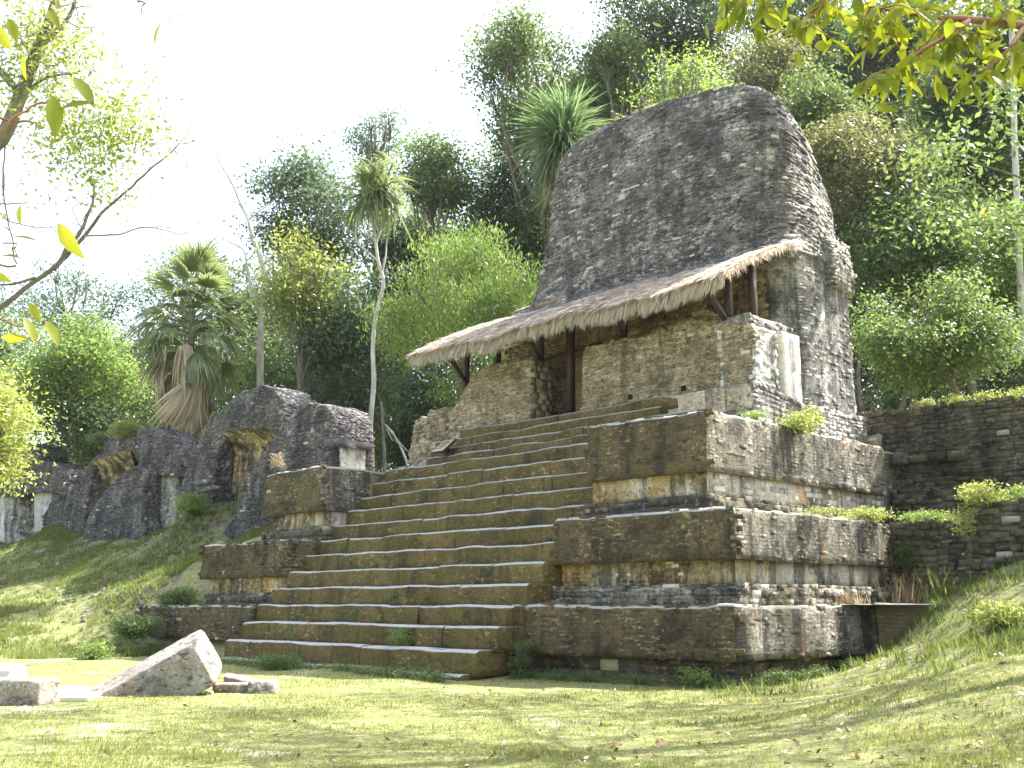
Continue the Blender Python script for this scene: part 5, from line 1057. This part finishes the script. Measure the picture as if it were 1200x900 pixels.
for k, (px, y, w_, h, mt, lb) in enumerate([(700, 27.5, .9, .45, 'yellow', 'low yellow-green weed at the left shoulder of the roof comb top'), (716, 27.4, 1.0, .6, 'bright', 'leafy weed on the comb top, second from its left shoulder'), (735, 27.5, 1.2, .8, 'yellow', 'bright yellow-green shrub on the left part of the comb top'), (750, 27.4, .8, .7, 'dry', 'dry brown shrub on the comb top beside the yellow-green shrub'), (768, 27.6, 1.3, 1.0, 'yellow', 'tallest sunlit shrub on the middle of the comb top'), (792, 27.6, 1.2, .9, 'bright', 'green shrub on the comb top right of the tallest one'), (820, 27.6, 1.0, .6, 'yellow', 'small sunlit weed on the right half of the comb top')]): plant(lb, onTop(px, y)-np.array([0, 0, .05]), w_*.8, h*.5, mt, .07, 1.5, k, group=gC)
plant('leafy yellow-green weed growing from the top edge of the upper terrace flank', onX(936, 507, -14.1), .9, .5, 'yellow', .09, 2, 11)
plant('upright bright sprig on the ledge beside the pilaster', onX(955, 497, -14.3), .3, .5, 'yellow', .09, 2, 12)
plant('patch of weeds on the upper terrace corner under the plinth', onX(885, 492, -14.5), .6, .18, 'bright', .06, 2, 13)
plant('low weeds on the middle terrace ledge near its right end', (-13.0, 24.6, 3.6), 1.2, .25, 'yellow', .07, 2, 14)
plant('weeds on the middle terrace ledge in the sun', (-13.1, 22.6, 3.6), 1.1, .14, 'yellow', .06, 1.2, 15)
plant('tall dry grass on the lowest terrace ledge by the low retaining wall', (-12.2, 24.9, 1.55), 1.0, .8, 'dry', grassy=True, seed=16)
plant('green tall grass at the corner of the low retaining wall', (-11.4, 25.1, 1.55), .8, .9, 'yellow', grassy=True, seed=17)
plant('short dry grass tuft on the lowest terrace ledge, left of the tall one', (-12.6, 22.9, 1.6), .8, .35, 'dry', grassy=True, seed=18)
plant('climbing weed hanging in the dark corner of the low retaining wall', (-12.5, 25.6, 2.3), .5, .7, 'mid', .07, 2, 19)
plant('sunlit yellow-green creeper on the slanting end of the rough wall', onY(1132, 632, 24.3), .45, .8, 'yellow', .07, 1.0, 20)
plant('sunlit leafy weed at the top of the slanting wall end', onY(1152, 592, 24.6), .9, .45, 'yellow', .08, 2, 21)
plant('weeds along the top of the low retaining wall', (-12.0, 26.0, 3.6), 1.6, .18, 'bright', .06, 1.2, 22)
plant('leafy green bush above the rough slanting wall at the right edge', onY(1196, 590, 26.0)+np.array([0, 0, -.1]), 1.0, .45, 'bright', .09, 2, 23)
plant('bright yellow-green weed on the right bank under the slanting wall', onY(1172, 722, 20.5)-np.array([0, 0, .15]), 1.0, .35, 'yellow', .09, 2, 24)
plant('leafy weed low on the right bank beside the end of the lowest terrace', (-10.7, 23.3, 1.3), .6, .25, 'mid', .07, 2, 25)
for k, (px, w_) in enumerate([(1085, .5), (1120, .7), (1155, .6), (1190, .9)]):
    p = onY(px, float(np.interp(px, [1085, 1190], [478, 467])), 29.7); plant(['small sprig on the long upper wall, leftmost of four', 'yellowish weed on the long upper wall, second from the left', 'low weed on the long upper wall, third from the left', 'wider leafy weed on the long upper wall at the right edge'][k], p, w_, .22, 'yellow', .07, 1.0, 26+k, group='weeds along the top of the long retaining wall')
plant('dry pale weed standing on the top of the left upper terrace block', onY(325, 548, 19.7), .5, .45, 'dry', .06, 1.6, 31)
plant('yellow-green shrub on the top of the small ruined vault', onY(148, 512, 24.7), 1.6, .7, 'yellow', .12, 2, 32)
plant('green weed on the left shoulder of the small ruined vault', onY(118, 522, 24.8), 1.2, .6, 'mid', .12, 2, 33)
plant('bright green bush in the gap between the two nearest ruins', onY(226, 592, 23.2)-np.array([0, 0, .4]), 1.3, .8, 'bright', .12, 2, 34)
plant('leafy bush at the foot of the left bank beside the lowest terrace', onY(163, 735, 16.5)-np.array([0, 0, .3]), 1.5, .6, 'mid', .09, 2.4, 35)
plant('dark leafy bush on the left bank against the middle terrace block', onY(212, 698, 18.2)-np.array([0, 0, .4]), 1.4, .6, 'mid', .09, 2.4, 36)
plant('small bush on the left bank above the fallen block', onY(110, 762, 14.4)-np.array([0, 0, .3]), 1.0, .5, 'bright', .08, 2, 37)
plant('weed clump rooted in the face of the second step', (-20.9, 16.8, .66), .7, .32, 'bright', .06, 2.4, 38)
plant('leafy weed clump in the grass at the foot of the stairway', (-24.6, 15.6, 0), 1.3, .3, 'mid', .07, 2.4, 39)
plant('tangle of green weeds in the corner between stairway and lowest terrace', (-17.5, 17.3, .1), .45, .7, 'mid', .05, 1.3, 40)
plant('small weed at the foot of the lowest terrace near its corner', (-13.2, 17.9, 0), .6, .35, 'bright', .06, 2, 41)
# weeds nobody could count: stair treads and the foot of the walls
mb = MB(); r_ = np.random.default_rng(95); lob = []
for k in range(95):
    q = r_.integers(1, 13); lob.append((np.array([r_.uniform(XL+.3, XR-.3), YS[q]+r_.uniform(-.06, .05), RIS[q-1]+r_.uniform(.0, .35)*(r_.random() < .6)]), np.array([.12, .07, .07])*r_.uniform(.5, 1.5)))
for k in range(170):
    x = r_.uniform(-29, -12.3); y = float(np.interp(x, [-29, -17.9, -17.8, -12.5], [15.75, 15.75, 17.5, 18.2]))-abs(r_.normal(0, .15)); lob.append((np.array([x, y, .08]), np.array([.20, .13, .09])*r_.uniform(.4, 1.3)))
for k in range(40):
    y = r_.uniform(18.6, 23.4); lob.append((np.array([-12.25+abs(r_.normal(0, .1)), y, float(gh(-12.2, y)[0])+.08]), np.array([.2, .25, .14])))
leaves(mb, lob, .055, 1.8, r_, clump=6, spread=1.5); o = mb.build('small_weeds', LM['mid']); tag(o, 'small leafy weeds sprouting along the stair treads and the foot of the walls', 'weeds', kind='stuff')

# ------------------------------------------------------------------ humid air between the camera and the forest
hv = np.array([(x, y, z) for z in (-1.3, 62) for (x, y) in ((-1900, -1900), (1900, -1900), (1900, 1900), (-1900, 1900))], float)
hm = bpy.data.materials.new('humid_air'); hm.use_nodes = True; ht = hm.node_tree; ht.nodes.remove(ht.nodes['Principled BSDF'])
pv = ht.nodes.new('ShaderNodeVolumePrincipled'); pv.inputs['Color'].default_value = (.93, .96, 1, 1); pv.inputs['Density'].default_value = .00014; pv.inputs['Anisotropy'].default_value = .3
ht.links.new(pv.outputs[0], ht.nodes['Material Output'].inputs['Volume'])
hz = mk('haze', hv, [np.array([[0, 3, 2, 1], [4, 5, 6, 7], [0, 1, 5, 4], [1, 2, 6, 5], [2, 3, 7, 6], [3, 0, 4, 7]])], hm); tag(hz, 'thin humid haze in the air of the clearing', 'haze', kind='stuff')
S.cycles.volume_step_rate = 4
